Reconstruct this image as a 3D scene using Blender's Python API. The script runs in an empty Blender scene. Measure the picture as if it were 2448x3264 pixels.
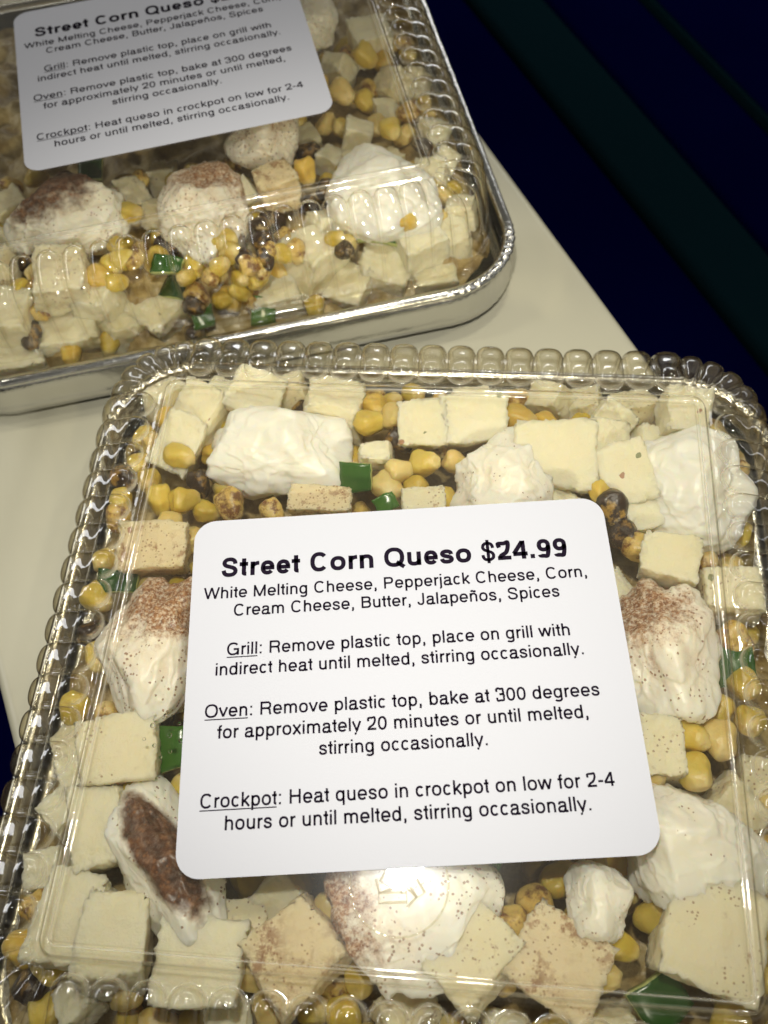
import bpy, bmesh, math, random
from mathutils import Vector, Matrix, Euler, noise

# ------------------------------------------------------------------ scene, camera, light
scene = bpy.context.scene
col = scene.collection
MM = 0.001
TABLE = 47.0                      # the sticker plane lies 47 mm above the white shelf; all z below are measured from it


def W(x, y, z=0.0):
    return Vector((x * MM, y * MM, (z + TABLE) * MM))


cam_d = bpy.data.cameras.new("camera")
cam = bpy.data.objects.new("camera", cam_d)
col.objects.link(cam)
rot = Matrix(((0.99478, 0.10200, 0.0), (-0.08949, 0.87273, -0.47993), (-0.04895, 0.47742, 0.87731)))
cam.matrix_world = Matrix.Translation(W(0, 0, 206.5)) @ rot.to_4x4()
cam_d.sensor_fit = 'VERTICAL'
cam_d.sensor_height = 32.64
cam_d.lens = 30.02
cam_d.clip_start = 0.01
cam_d.clip_end = 50
cam_d.dof.use_dof = True
cam_d.dof.focus_distance = 0.228
cam_d.dof.aperture_fstop = 17.0
scene.camera = cam

world = bpy.data.worlds.new("World")
scene.world = world
world.use_nodes = True
bg = world.node_tree.nodes["Background"]
# indoor ambience: bright low band added for the lid's reflections, dim overhead, dark below
wt = world.node_tree
w_co = wt.nodes.new('ShaderNodeTexCoord')
w_sep = wt.nodes.new('ShaderNodeSeparateXYZ')
w_ramp = wt.nodes.new('ShaderNodeValToRGB')
wt.links.new(w_co.outputs["Generated"], w_sep.inputs[0])
wt.links.new(w_sep.outputs[2], w_ramp.inputs[0])
els = w_ramp.color_ramp.elements
while len(els) < 6:
    els.new(0.5)
for e_, (p_, v_) in zip(els, ((0.0, 0.02), (0.06, 0.10), (0.17, 0.75), (0.42, 0.70), (0.62, 0.14), (1.0, 0.06))):
    e_.position = p_
    e_.color = (v_, v_ * 0.95, v_ * 0.82, 1)
wt.links.new(w_ramp.outputs[0], bg.inputs[0])
bg.inputs[1].default_value = 0.37

scene.view_settings.view_transform = 'Standard'
scene.view_settings.look = 'None'
scene.view_settings.exposure = 0.0
scene.view_settings.gamma = 1.0
scene.view_settings.use_curve_mapping = False
scene.render.engine = 'CYCLES'
scene.cycles.transparent_max_bounces = 24
scene.cycles.max_bounces = 8
scene.cycles.use_denoising = True
scene.cycles.caustics_reflective = False
scene.cycles.caustics_refractive = False


def aim(o, target):
    o.rotation_euler = (Vector(target) - o.location).to_track_quat('-Z', 'Y').to_euler()


def spot(name, loc, target, power, cone, blend, radius, color=(1, 0.98, 0.95)):
    d = bpy.data.lights.new(name, 'SPOT')
    d.energy = power
    d.spot_size = math.radians(cone)
    d.spot_blend = blend
    d.shadow_soft_size = radius
    d.color = color
    o = bpy.data.objects.new(name, d)
    col.objects.link(o)
    o.location = loc
    aim(o, target)
    return o


def area(name, loc, target, power, sx, sy, color=(1, 0.98, 0.95), disk=False):
    d = bpy.data.lights.new(name, 'AREA')
    d.shape = 'ELLIPSE' if disk else 'RECTANGLE'
    d.size, d.size_y = sx, sy
    d.energy = power
    d.color = color
    o = bpy.data.objects.new(name, d)
    col.objects.link(o)
    o.location = loc
    aim(o, target)
    return o


# one close lamp hanging low over the near tray (it glares in the near lid), three ceiling spots further off, a front fill added to brighten the far tray, thin unseen tubes placed low for the lid's bright streaks
POOL = W(4, 130, 0)
spot("hanging_lamp", W(-9, 75, 320), W(12, 118, 0), 2.7, 68, 1.0, 0.0095, (1.0, 0.975, 0.90))
spot("ceiling_spot", W(-520, 390, 700), POOL, 3.2, 25, 1.0, 0.026, (1.0, 0.945, 0.78))
spot("ceiling_spot", W(450, 330, 760), POOL, 5.0, 26, 1.0, 0.026, (1.0, 0.945, 0.78))
spot("front_fill", W(150, -480, 310), W(-32, 236, -14), 14.0, 22, 1.0, 0.020, (1.0, 0.955, 0.81))  # unseen fill, added to light the front faces in the far tray
spot("ceiling_spot", W(110, 410, 760), POOL, 5.8, 27, 1.0, 0.026, (1.0, 0.945, 0.78))
area("tube_lamp", W(80, 1150, 300), W(0, 150, 0), 1.3, 1.1, 0.05, (0.97, 0.98, 1.0))
area("tube_lamp", W(-950, 520, 506), W(-60, 100, 0), 2.2, 0.9, 0.13, (0.97, 0.98, 1.0))
area("tube_lamp", W(900, 330, 520), W(60, 100, 0), 0.5, 0.9, 0.05, (0.97, 0.98, 1.0))


# ------------------------------------------------------------------ materials
def mat(name, base=(0.8, 0.8, 0.8), rough=0.5, metal=0.0, sss=0.0, radius=(0.004, 0.003, 0.0015), spec=0.5):
    m = bpy.data.materials.new(name)
    m.use_nodes = True
    b = m.node_tree.nodes["Principled BSDF"]
    b.inputs["Base Color"].default_value = (*base, 1)
    b.inputs["Roughness"].default_value = rough
    b.inputs["Metallic"].default_value = metal
    b.inputs["Specular IOR Level"].default_value = spec
    if sss:
        b.inputs["Subsurface Weight"].default_value = sss
        b.inputs["Subsurface Radius"].default_value = radius
        b.inputs["Subsurface Scale"].default_value = 1.0
    return m, m.node_tree, b


def N(t, kind, **kw):
    n = t.nodes.new(kind)
    for k, v in kw.items():
        if k.startswith("i_"):
            n.inputs[k[2:].replace("_", " ")].default_value = v
        else:
            setattr(n, k, v)
    return n


def tex_noise(t, scale, detail=4.0, rough=0.6, coord=None):
    n = N(t, 'ShaderNodeTexNoise')
    n.inputs["Scale"].default_value = scale
    n.inputs["Detail"].default_value = detail
    n.inputs["Roughness"].default_value = rough
    if coord is not None:
        t.links.new(coord, n.inputs["Vector"])
    return n


def ramp(t, src, stops):
    r = t.nodes.new('ShaderNodeValToRGB')
    els = r.color_ramp.elements
    while len(els) < len(stops):
        els.new(0.5)
    for e, (p, c) in zip(els, stops):
        e.position = p
        e.color = (*c, 1) if len(c) == 3 else c
    t.links.new(src, r.inputs[0])
    return r


def mixc(t, fac, a, b):
    m = N(t, 'ShaderNodeMix', data_type='RGBA')
    if hasattr(fac, 'links'):
        t.links.new(fac, m.inputs[0])
    else:
        m.inputs[0].default_value = fac
    for s, idx in ((a, 6), (b, 7)):
        if isinstance(s, tuple):
            m.inputs[idx].default_value = (*s, 1)
        else:
            t.links.new(s, m.inputs[idx])
    return m.outputs[2]


def math_n(t, op, a, b=None, c=None, clamp=False):
    n = N(t, 'ShaderNodeMath', operation=op)
    n.use_clamp = clamp
    for i, s in enumerate((a, b, c)):
        if s is None:
            continue
        if isinstance(s, (int, float)):
            n.inputs[i].default_value = s
        else:
            t.links.new(s, n.inputs[i])
    return n.outputs[0]


def bump(t, b, src, strength, dist):
    n = t.nodes.new('ShaderNodeBump')
    n.inputs["Strength"].default_value = strength
    n.inputs["Distance"].default_value = dist
    t.links.new(src, n.inputs["Height"])
    t.links.new(n.outputs[0], b.inputs["Normal"])


def objco(t):
    """object coordinates shifted per object, so copies do not repeat"""
    tc = t.nodes.new('ShaderNodeTexCoord')
    oi = t.nodes.new('ShaderNodeObjectInfo')
    v = N(t, 'ShaderNodeVectorMath', operation='MULTIPLY_ADD')
    t.links.new(oi.outputs["Random"], v.inputs[0])
    v.inputs[1].default_value = (0.9, 1.7, 2.3)
    t.links.new(tc.outputs["Object"], v.inputs[2])
    return tc.outputs["Object"], v.outputs[0], oi.outputs["Random"]


def cream_material(name, level, direction=(0, 0), size=0.015, base=(0.95, 0.935, 0.88), dark=False):
    """white cream cheese; level of brown spice dusted on its top around direction (metres, object space)"""
    m, t, b = mat(name, base, 0.34, sss=0.55, radius=(0.007, 0.0052, 0.0034))
    raw, co, rnd = objco(t)
    n1 = tex_noise(t, 90, 3, 0.6, co)
    n2 = tex_noise(t, 900, 4, 0.65, co)
    hgt = math_n(t, 'ADD', math_n(t, 'MULTIPLY', n1.outputs[0], 0.7), math_n(t, 'MULTIPLY', n2.outputs[0], 0.3))
    bump(t, b, hgt, 0.22, 0.0010)
    colr = mixc(t, ramp(t, n1.outputs[0], [(0.35, (0, 0, 0)), (0.7, (1, 1, 1))]).outputs[0], base, tuple(c * k for c, k in zip(base, (1.03, 1.0, 0.94))))
    if level:
        sub = N(t, 'ShaderNodeVectorMath', operation='SUBTRACT')
        t.links.new(raw, sub.inputs[0])
        sub.inputs[1].default_value = (direction[0], direction[1], 0.004)
        if dark:                                           # a long stripe along the lump
            sc = N(t, 'ShaderNodeVectorMath', operation='MULTIPLY')
            t.links.new(sub.outputs[0], sc.inputs[0])
            sc.inputs[1].default_value = dark
            sub = sc
        ln = N(t, 'ShaderNodeVectorMath', operation='LENGTH')
        t.links.new(sub.outputs[0], ln.inputs[0])
        near = math_n(t, 'SUBTRACT', 1.0, math_n(t, 'DIVIDE', ln.outputs["Value"], size), clamp=True)
        cl_a, cl_b = tex_noise(t, 240, 6, 0.8 if level < 3 else 0.6, co), tex_noise(t, 85, 3, 0.6, co)
        cl = N(t, 'ShaderNodeMath', operation='ADD')
        t.links.new(math_n(t, 'MULTIPLY', cl_a.outputs[0], 0.6), cl.inputs[0])
        t.links.new(math_n(t, 'MULTIPLY', cl_b.outputs[0], 0.4), cl.inputs[1])
        patch = math_n(t, 'MULTIPLY', math_n(t, 'SUBTRACT', math_n(t, 'ADD', cl.outputs[0], math_n(t, 'MULTIPLY', near, {1: 0.30, 2: 0.62, 3: 1.6}[level])), 0.80), 7.0 if level < 3 else 4.0, clamp=True)
        fine = tex_noise(t, 1100, 3, 0.7, co)
        patch = math_n(t, 'MULTIPLY', patch, ramp(t, fine.outputs[0], [(0.36, (0.22, 0.22, 0.22) if level < 3 else (0.92, 0.92, 0.92)), (0.55, (1, 1, 1))]).outputs[0])
        rust = ramp(t, tex_noise(t, 700, 4, 0.7, co).outputs[0], [(0.3, (0.13, 0.048, 0.018)), (0.5, (0.33, 0.15, 0.065)), (0.72, (0.62, 0.38, 0.20))])
        if level == 3:
            rust = ramp(t, tex_noise(t, 420, 3, 0.6, co).outputs[0], [(0.3, (0.05, 0.018, 0.008)), (0.55, (0.13, 0.052, 0.022)), (0.75, (0.32, 0.15, 0.065))])
        wide = math_n(t, 'MULTIPLY', near, {1: 0.14, 2: 0.60, 3: 0.32}[level])
        mott = ramp(t, tex_noise(t, 240, 5, 0.75, co).outputs[0], [(0.38, (0.25,) * 3), (0.62, (1.0,) * 3)])
        colr = mixc(t, math_n(t, 'MULTIPLY', wide, mott.outputs[0]), colr, (0.62, 0.38, 0.21))
        colr = mixc(t, patch, colr, rust.outputs[0])
        vor = N(t, 'ShaderNodeTexVoronoi', feature='F1')
        vor.inputs["Scale"].default_value = 820
        t.links.new(co, vor.inputs["Vector"])
        keep = math_n(t, 'GREATER_THAN', tex_noise(t, 160, 2, 0.5, co).outputs[0], {1: 0.575, 2: 0.49, 3: 0.52}[level])
        speck = math_n(t, 'MULTIPLY', math_n(t, 'LESS_THAN', vor.outputs["Distance"], math_n(t, 'MULTIPLY', tex_noise(t, 1100, 3, 0.7, co).outputs[0], {1: 0.36, 2: 0.5, 3: 0.48}[level])), keep)
        colr = mixc(t, math_n(t, 'MULTIPLY', speck, 0.8), colr, (0.27, 0.12, 0.05))
    t.links.new(colr, b.inputs["Base Color"])
    return m


def cheese_material(name, level, base):
    m, t, b = mat(name, base, 0.34, sss=0.5, radius=(0.006, 0.0045, 0.0022))
    raw, co, rnd = objco(t)
    n1 = tex_noise(t, 120, 4, 0.6, co)
    bump(t, b, tex_noise(t, 520, 6, 0.72, co).outputs[0], 0.5, 0.0010)
    colr = mixc(t, n1.outputs[0], base, tuple(c * k for c, k in zip(base, (0.92, 0.88, 0.74))))
    colr = mixc(t, math_n(t, 'MULTIPLY', rnd, 0.3), colr, (0.80, 0.68, 0.38))
    vor = N(t, 'ShaderNodeTexVoronoi', feature='F1')
    vor.inputs["Scale"].default_value = 190
    t.links.new(co, vor.inputs["Vector"])
    keep = math_n(t, 'GREATER_THAN', tex_noise(t, 75, 2, 0.5, co).outputs[0], 0.635)
    speck = math_n(t, 'MULTIPLY', math_n(t, 'LESS_THAN', vor.outputs["Distance"], math_n(t, 'MULTIPLY', tex_noise(t, 600, 3, 0.7, co).outputs[0], 0.34)), keep)
    colr = mixc(t, math_n(t, 'MULTIPLY', speck, 0.75), colr, mixc(t, ramp(t, tex_noise(t, 90, 1, 0.5, co).outputs[0], [(0.48, (0, 0, 0)), (0.52, (1, 1, 1))]).outputs[0], (0.10, 0.15, 0.03), (0.34, 0.09, 0.03)))
    if level:
        cl = tex_noise(t, 260, 5, 0.75, co)
        thr = {1: 0.60, 2: 0.51}[level]
        patch = ramp(t, cl.outputs[0], [(thr, (0, 0, 0)), (thr + 0.10, (1, 1, 1))])
        big = tex_noise(t, 70, 2, 0.5, co)
        p2 = math_n(t, 'MULTIPLY', patch.outputs[0], ramp(t, big.outputs[0], [(0.38, (0.15, 0.15, 0.15)), (0.6, (1, 1, 1))]).outputs[0])
        colr = mixc(t, {1: 0.07, 2: 0.22}[level], colr, (0.60, 0.38, 0.18))
        colr = mixc(t, math_n(t, 'MULTIPLY', p2, 0.8), colr, (0.30, 0.13, 0.05))
        v2 = N(t, 'ShaderNodeTexVoronoi', feature='F1')
        v2.inputs["Scale"].default_value = 800
        t.links.new(co, v2.inputs["Vector"])
        sp = math_n(t, 'MULTIPLY', math_n(t, 'LESS_THAN', v2.outputs["Distance"], math_n(t, 'MULTIPLY', tex_noise(t, 900, 3, 0.7, co).outputs[0], 0.42)), math_n(t, 'GREATER_THAN', big.outputs[0], 0.50 if level == 1 else 0.42))
        colr = mixc(t, math_n(t, 'MULTIPLY', sp, 0.6), colr, (0.26, 0.11, 0.045))
    t.links.new(colr, b.inputs["Base Color"])
    return m


def corn_material(name, a, c, char=0.0):
    m, t, b = mat(name, a, 0.29, sss=0.4, radius=(0.004, 0.0022, 0.0006))
    raw, co, rnd = objco(t)
    n1 = tex_noise(t, 170, 4, 0.6, co)
    colr = mixc(t, ramp(t, n1.outputs[0], [(0.3, (0, 0, 0)), (0.7, (1, 1, 1))]).outputs[0], a, c)
    colr = mixc(t, math_n(t, 'MULTIPLY', rnd, 0.3), colr, (0.45, 0.30, 0.07))
    sx = N(t, 'ShaderNodeSeparateXYZ')
    t.links.new(raw, sx.inputs[0])
    tip = math_n(t, 'MULTIPLY', math_n(t, 'SUBTRACT', math_n(t, 'MULTIPLY', sx.outputs[1], -400.0), 0.9), 1.2, clamp=True)
    colr = mixc(t, math_n(t, 'MULTIPLY', tip, 0.6), colr, (0.74, 0.62, 0.36))       # the pale end that sat on the cob
    if char:
        n2 = tex_noise(t, 230, 4, 0.7, co)
        thr = 0.62 - char * 0.25
        r = ramp(t, n2.outputs[0], [(thr, (0, 0, 0)), (thr + 0.12, (1, 1, 1))])
        colr = mixc(t, r.outputs[0], colr, (0.035, 0.018, 0.010) if char > 0.8 else (0.20, 0.085, 0.022))
    t.links.new(colr, b.inputs["Base Color"])
    bump(t, b, tex_noise(t, 260, 5, 0.65, co).outputs[0], 0.5, 0.0010)
    return m


def make_plastic(name, haze):
    """thin clear sheet: passes light straight through, reflects more towards grazing; haze = share of milky scatter"""
    m = bpy.data.materials.new(name)
    m.use_nodes = True
    t = m.node_tree
    for n in list(t.nodes):
        t.nodes.remove(n)
    out = t.nodes.new('ShaderNodeOutputMaterial')
    lw = N(t, 'ShaderNodeLayerWeight')
    lw.inputs["Blend"].default_value = 0.5
    f = math_n(t, 'POWER', lw.outputs["Facing"], 3.4)
    fac = math_n(t, 'ADD', math_n(t, 'MULTIPLY', f, 0.82), 0.09, clamp=True)
    tr = t.nodes.new('ShaderNodeBsdfTransparent')
    tint = ramp(t, lw.outputs["Facing"], [(0.0, (0.985, 0.975, 0.925)), (0.45, (0.94, 0.915, 0.83)), (0.74, (0.76, 0.72, 0.60)), (1.0, (0.36, 0.33, 0.25))])
    t.links.new(tint.outputs[0], tr.inputs[0])
    tc = t.nodes.new('ShaderNodeTexCoord')
    # milky share: uneven haze painted in to brighten the film and veil the food
    fog = tex_noise(t, 28, 5, 0.65, tc.outputs["Object"])
    hz = ramp(t, fog.outputs[0], [(0.35, (haze * 0.35,) * 3), (0.75, (haze * 1.7,) * 3)])
    df = t.nodes.new('ShaderNodeBsdfDiffuse')
    df.inputs[0].default_value = (0.95, 0.90, 0.74, 1)
    tl = t.nodes.new('ShaderNodeBsdfTranslucent')
    tl.inputs[0].default_value = (0.95, 0.87, 0.66, 1)
    md = t.nodes.new('ShaderNodeMixShader')
    md.inputs[0].default_value = 0.5
    t.links.new(df.outputs[0], md.inputs[1])
    t.links.new(tl.outputs[0], md.inputs[2])
    body = t.nodes.new('ShaderNodeMixShader')
    cr = N(t, 'ShaderNodeAttribute', attribute_name="edge_glint")      # whitening painted along folds in place of lamp reflections
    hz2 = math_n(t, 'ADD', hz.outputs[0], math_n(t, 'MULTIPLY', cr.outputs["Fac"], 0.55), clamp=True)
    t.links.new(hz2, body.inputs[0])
    t.links.new(tr.outputs[0], body.inputs[1])
    t.links.new(md.outputs[0], body.inputs[2])
    g1 = t.nodes.new('ShaderNodeBsdfGlossy')
    g1.inputs["Roughness"].default_value = 0.02
    g1.inputs["Color"].default_value = (1, 1, 1, 1)
    g2 = t.nodes.new('ShaderNodeBsdfGlossy')
    g2.inputs["Roughness"].default_value = 0.19
    mg = t.nodes.new('ShaderNodeMixShader')
    mg.inputs[0].default_value = 0.20
    t.links.new(g1.outputs[0], mg.inputs[1])
    t.links.new(g2.outputs[0], mg.inputs[2])
    nz = tex_noise(t, 60, 2, 0.5, tc.outputs["Object"])
    bp = t.nodes.new('ShaderNodeBump')
    bp.inputs["Strength"].default_value = 0.06
    bp.inputs["Distance"].default_value = 0.002
    t.links.new(nz.outputs[0], bp.inputs["Height"])
    t.links.new(bp.outputs[0], g1.inputs["Normal"])
    mx = t.nodes.new('ShaderNodeMixShader')
    t.links.new(fac, mx.inputs[0])
    t.links.new(body.outputs[0], mx.inputs[1])
    t.links.new(mg.outputs[0], mx.inputs[2])
    t.links.new(mx.outputs[0], out.inputs[0])
    return m


M = {}
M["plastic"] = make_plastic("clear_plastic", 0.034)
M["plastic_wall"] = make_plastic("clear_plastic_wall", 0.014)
m, t, b = mat("foil", (0.66, 0.655, 0.63), 0.24, metal=1.0)
_, co, _ = objco(t)
bump(t, b, tex_noise(t, 130, 4, 0.6, co).outputs[0], 0.14, 0.003)
M["foil"] = m
m, t, b = mat("paper", (0.58, 0.588, 0.65), 0.55)
_, co, _ = objco(t)
bump(t, b, tex_noise(t, 1500, 3, 0.6, co).outputs[0], 0.06, 0.0004)
M["paper"] = m
M["ink"] = mat("ink", (0.012, 0.007, 0.018), 0.7, spec=0.06)[0]
m, t, b = mat("shelf_plastic", (0.60, 0.60, 0.51), 0.33)
_, co, _ = objco(t)
n = tex_noise(t, 14, 5, 0.6, co)
t.links.new(mixc(t, n.outputs[0], (0.60, 0.575, 0.43), (0.67, 0.635, 0.49)), b.inputs["Base Color"])
bump(t, b, tex_noise(t, 500, 3, 0.6, co).outputs[0], 0.05, 0.0006)
M["shelf"] = m
m, t, b = mat("dark_enamel", (0.002, 0.002, 0.02), 0.8, spec=0.0)
_, co, _ = objco(t)
n = tex_noise(t, 9, 4, 0.6, co)
t.links.new(mixc(t, n.outputs[0], (0.0007, 0.0012, 0.030), (0.0018, 0.0026, 0.046)), b.inputs["Base Color"])
M["dark"] = m
m, t, b = mat("dark_green_enamel", (0.005, 0.021, 0.028), 0.8, spec=0.0)
M["dark_green"] = m
m, t, b = mat("queso", (0.30, 0.22, 0.10), 0.35)
_, co, _ = objco(t)
n = tex_noise(t, 110, 5, 0.65, co)
t.links.new(ramp(t, n.outputs[0], [(0.25, (0.14, 0.085, 0.03)), (0.42, (0.32, 0.22, 0.08)), (0.56, (0.52, 0.40, 0.18)), (0.75, (0.72, 0.62, 0.38))]).outputs[0], b.inputs["Base Color"])
bump(t, b, tex_noise(t, 260, 4, 0.6, co).outputs[0], 0.5, 0.0015)
M["queso"] = m
m, t, b = mat("jalapeno_skin", (0.035, 0.16, 0.018), 0.22)
_, co, rnd = objco(t)
c1 = mixc(t, rnd, (0.012, 0.060, 0.012), (0.06, 0.18, 0.018))
n = tex_noise(t, 200, 3, 0.6, co)
t.links.new(mixc(t, math_n(t, 'MULTIPLY', n.outputs[0], 0.4), c1, (0.02, 0.06, 0.015)), b.inputs["Base Color"])
M["pepper"] = m
M["pepper_flesh"] = mat("jalapeno_flesh", (0.46, 0.52, 0.20), 0.35, sss=0.2)[0]
m, t, b = mat("water", (1, 1, 1), 0.0)
b.inputs["Transmission Weight"].default_value = 1.0
b.inputs["IOR"].default_value = 1.33
M["water"] = m
CORN = [corn_material("corn_gold", (0.66, 0.48, 0.06), (0.75, 0.60, 0.15)),
        corn_material("corn_olive", (0.54, 0.40, 0.045), (0.66, 0.50, 0.09)),
        corn_material("corn_pale", (0.72, 0.54, 0.18), (0.78, 0.63, 0.28)),
        corn_material("corn_orange", (0.70, 0.46, 0.06), (0.76, 0.55, 0.13)),
        corn_material("corn_charred", (0.20, 0.11, 0.03), (0.40, 0.24, 0.05), 1.0),
        corn_material("corn_browned", (0.62, 0.42, 0.10), (0.70, 0.53, 0.19), 0.55)]
TONE = ["golden", "olive", "pale", "orange", "blackened", "browned"]
CHEESE = [cheese_material("white_cheese", 0, (0.91, 0.875, 0.72)), cheese_material("flecked_cheese", 1, (0.89, 0.85, 0.68)),
          cheese_material("spiced_cheese", 2, (0.87, 0.79, 0.60))]


# ------------------------------------------------------------------ mesh helpers (all sizes in mm)
def mesh(name, verts, faces, mats, parent=None, smooth=True, idx=None):
    me = bpy.data.meshes.new(name)
    me.from_pydata([(v[0] * MM, v[1] * MM, v[2] * MM) for v in verts], [], faces)
    for mm_ in (mats if isinstance(mats, (list, tuple)) else [mats]):
        me.materials.append(mm_)
    if idx:
        me.polygons.foreach_set("material_index", idx)
    me.polygons.foreach_set("use_smooth", [smooth] * len(me.polygons))
    me.update()
    o = bpy.data.objects.new(name, me)
    col.objects.link(o)
    if parent:
        o.parent = parent
    return o


def thing(name, loc, rz=0.0):
    o = bpy.data.objects.new(name, None)
    o.empty_display_size = 0.02
    col.objects.link(o)
    o.location = loc
    o.rotation_euler = (0, 0, rz)
    return o


def tag(o, label=None, cat=None, group=None, kind=None):
    for k, v in (("label", label), ("category", cat), ("group", group), ("kind", kind)):
        if v:
            o[k] = v
    return o


def grid_faces(nu, nv, close_u=True):
    f = []
    for j in range(nv - 1):
        for i in range(nu if close_u else nu - 1):
            k = (i + 1) % nu
            f.append((j * nu + i, j * nu + k, (j + 1) * nu + k, (j + 1) * nu + i))
    return f


def perimeter(core, n_side, n_corner):
    """samples round a square core (half size core): point, outward direction, flute phase length factor"""
    pts = []
    for q in range(4):
        a = q * math.pi / 2
        ca, sa = math.cos(a), math.sin(a)
        for i in range(n_side):
            s = -core + 2 * core * i / n_side
            p = (core, s)
            pts.append(((ca * p[0] - sa * p[1], sa * p[0] + ca * p[1]), (ca, sa), ('s', i / n_side)))
        for i in range(n_corner):
            b_ = a + math.pi / 2 * i / n_corner
            p = (core, core)
            pts.append(((ca * p[0] - sa * p[1], sa * p[0] + ca * p[1]), (math.cos(b_), math.sin(b_)), ('c', i / n_corner)))
    return pts


# ------------------------------------------------------------------ the setting: white shelf, dark case below
def box(name, cx, cy, cz, sx, sy, sz, rz, m, bevel=0.0, parent=None):
    bm = bmesh.new()
    bmesh.ops.create_cube(bm, size=1.0)
    for v in bm.verts:
        v.co = Vector((v.co.x * sx * MM, v.co.y * sy * MM, v.co.z * sz * MM))
    if bevel:
        bmesh.ops.bevel(bm, geom=list(bm.edges), offset=bevel * MM, segments=4, profile=0.5, affect='EDGES')
    me = bpy.data.meshes.new(name)
    bm.to_mesh(me)
    bm.free()
    me.materials.append(m)
    for p in me.polygons:
        p.use_smooth = bevel > 0
    o = bpy.data.objects.new(name, me)
    col.objects.link(o)
    o.location = W(cx, cy, cz)
    o.rotation_euler = (0, 0, rz)
    if parent:
        o.parent = parent
    return o


ed = Vector((33.77, -99.54, 0)).normalized()               # the shelf runs along this direction
nrm = Vector((-ed.y, ed.x, 0))                             # to the right of the picture
if nrm.x < 0:
    nrm = -nrm
rz_shelf = math.atan2(ed.y, ed.x)
right_edge = Vector((89.4, 195.5, 0))
left_edge = Vector((-111.5, 85.0, 0))
width = (right_edge - left_edge).dot(nrm)
mid = right_edge - nrm * (width / 2) - ed * (right_edge.dot(ed) - 130.0 * Vector((0, 1, 0)).dot(ed))
sh = box("shelf", mid.x, mid.y, -TABLE - 9, 1500, width, 18, rz_shelf, M["shelf"], 4.0)
tag(sh, "narrow white plastic shelf board under both food trays", "shelf")
fl = box("floor", 0, 200, -TABLE - 330, 4000, 4000, 20, rz_shelf, M["dark"])
tag(fl, "dark blue black floor of the case below the shelf", "floor", kind="structure")
for off_, w_, h_, m_, lab in ((92, 196, 96, "dark", "wide dark navy step beside the white shelf"),
                              (218, 52, 100, "dark_green", "dim dark green band across the dark case"),
                              (280, 68, 96, "dark", "narrow dark navy step beyond the green band"),
                              (318, 6, 98, "dark_green", "thin green line far out in the dark case"),
                              (420, 190, 92, "dark", "outermost dark step of the case")):
    p = right_edge + nrm * off_
    s_ = box("ledge", p.x, p.y, -TABLE - 320 + h_ / 2, 3000, w_, h_, rz_shelf, M[m_], 6.0)
    tag(s_, lab, "ledge", kind="structure")


# ------------------------------------------------------------------ clear lid
S = 68.5
NS, NC, SUB = 17, 5, 20
PER = perimeter(S, NS * SUB, NC * SUB)
NP = len(PER)


def resample(poly, n):
    d = [0.0]
    for a_, b_ in zip(poly, poly[1:]):
        d.append(d[-1] + math.hypot(b_[0] - a_[0], b_[1] - a_[1]))
    out, j = [], 0
    for i in range(n):
        x = d[-1] * i / (n - 1)
        while j < len(d) - 2 and d[j + 1] < x:
            j += 1
        f = (x - d[j]) / (d[j + 1] - d[j])
        out.append((poly[j][0] + f * (poly[j + 1][0] - poly[j][0]), poly[j][1] + f * (poly[j + 1][1] - poly[j][1])))
    return out


def smooth_poly(p, n=3):
    for _ in range(n):
        q = [p[0]]
        for a_, b_ in zip(p, p[1:]):
            q.append((0.75 * a_[0] + 0.25 * b_[0], 0.75 * a_[1] + 0.25 * b_[1]))
            q.append((0.25 * a_[0] + 0.75 * b_[0], 0.25 * a_[1] + 0.75 * b_[1]))
        q.append(p[-1])
        p = q
    return p


def ring_mesh(name, profile, m, parent, flutes=False, smooth=True, edge=None):
    """sweep (offset, z) round the square; flutes add capsule shaped bulges"""
    verts, edge_glint = [], []
    n = len(profile)
    for k, (o_, z) in enumerate(profile):
        a_, b_ = profile[max(0, k - 1)], profile[min(n - 1, k + 1)]
        tx, tz = b_[0] - a_[0], b_[1] - a_[1]
        L = math.hypot(tx, tz) or 1.0
        no, nz = -tz / L, tx / L
        for (px, py), (dx, dy), (kind, fr) in PER:
            h = 0.0
            cz = 0.0
            R = 1.6 + o_
            if flutes:
                cnt = NS if kind == 's' else NC
                ph = (fr * cnt) % 1.0 - 0.5
                pitch = 2 * S / NS if kind == 's' else max(0.5, R * math.pi / 2 / NC)
                r = 0.475 * pitch
                t0 = 4.9 + r
                u = math.hypot(ph * pitch, max(0.0, t0 - o_)) / r
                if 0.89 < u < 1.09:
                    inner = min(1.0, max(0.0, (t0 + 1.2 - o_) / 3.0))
                    cz = (1 - abs(u - 0.99) / 0.10) * (0.28 + 0.72 * inner)  # painted bright line round each bulge's foot, strongest at the inner end
                if u < 1.06:
                    fade = 1.0 if z > -9 else max(0.12, 1.0 - (-9 - z) / 19.0)
                    s_ = min(1.0, max(0.0, (o_ - 8.2) / 4.4))
                    s_ = s_ * s_ * (3 - 2 * s_)
                    if u < 0.92:
                        f = math.sqrt(1 - u * u)
                    else:                                  # small fillet where the bulge meets the wall
                        f = 0.392 * ((1.06 - u) / 0.14) ** 1.8
                    flat = 0.80 * math.sqrt(max(0.0, 1 - min(1.0, u / 1.06) ** 2.7))
                    h = r * ((1 - s_) * f + s_ * flat) * fade * (1 if o_ < 22.55 else 0)
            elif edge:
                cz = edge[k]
            edge_glint.append(cz)
            rr = R + no * h
            verts.append((px + dx * rr, py + dy * rr, z + nz * h))
    o = mesh(name, verts, grid_faces(NP, n), m, parent, smooth)
    o.data.attributes.new("edge_glint", 'FLOAT', 'POINT').data.foreach_set("value", edge_glint)
    return o


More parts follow.
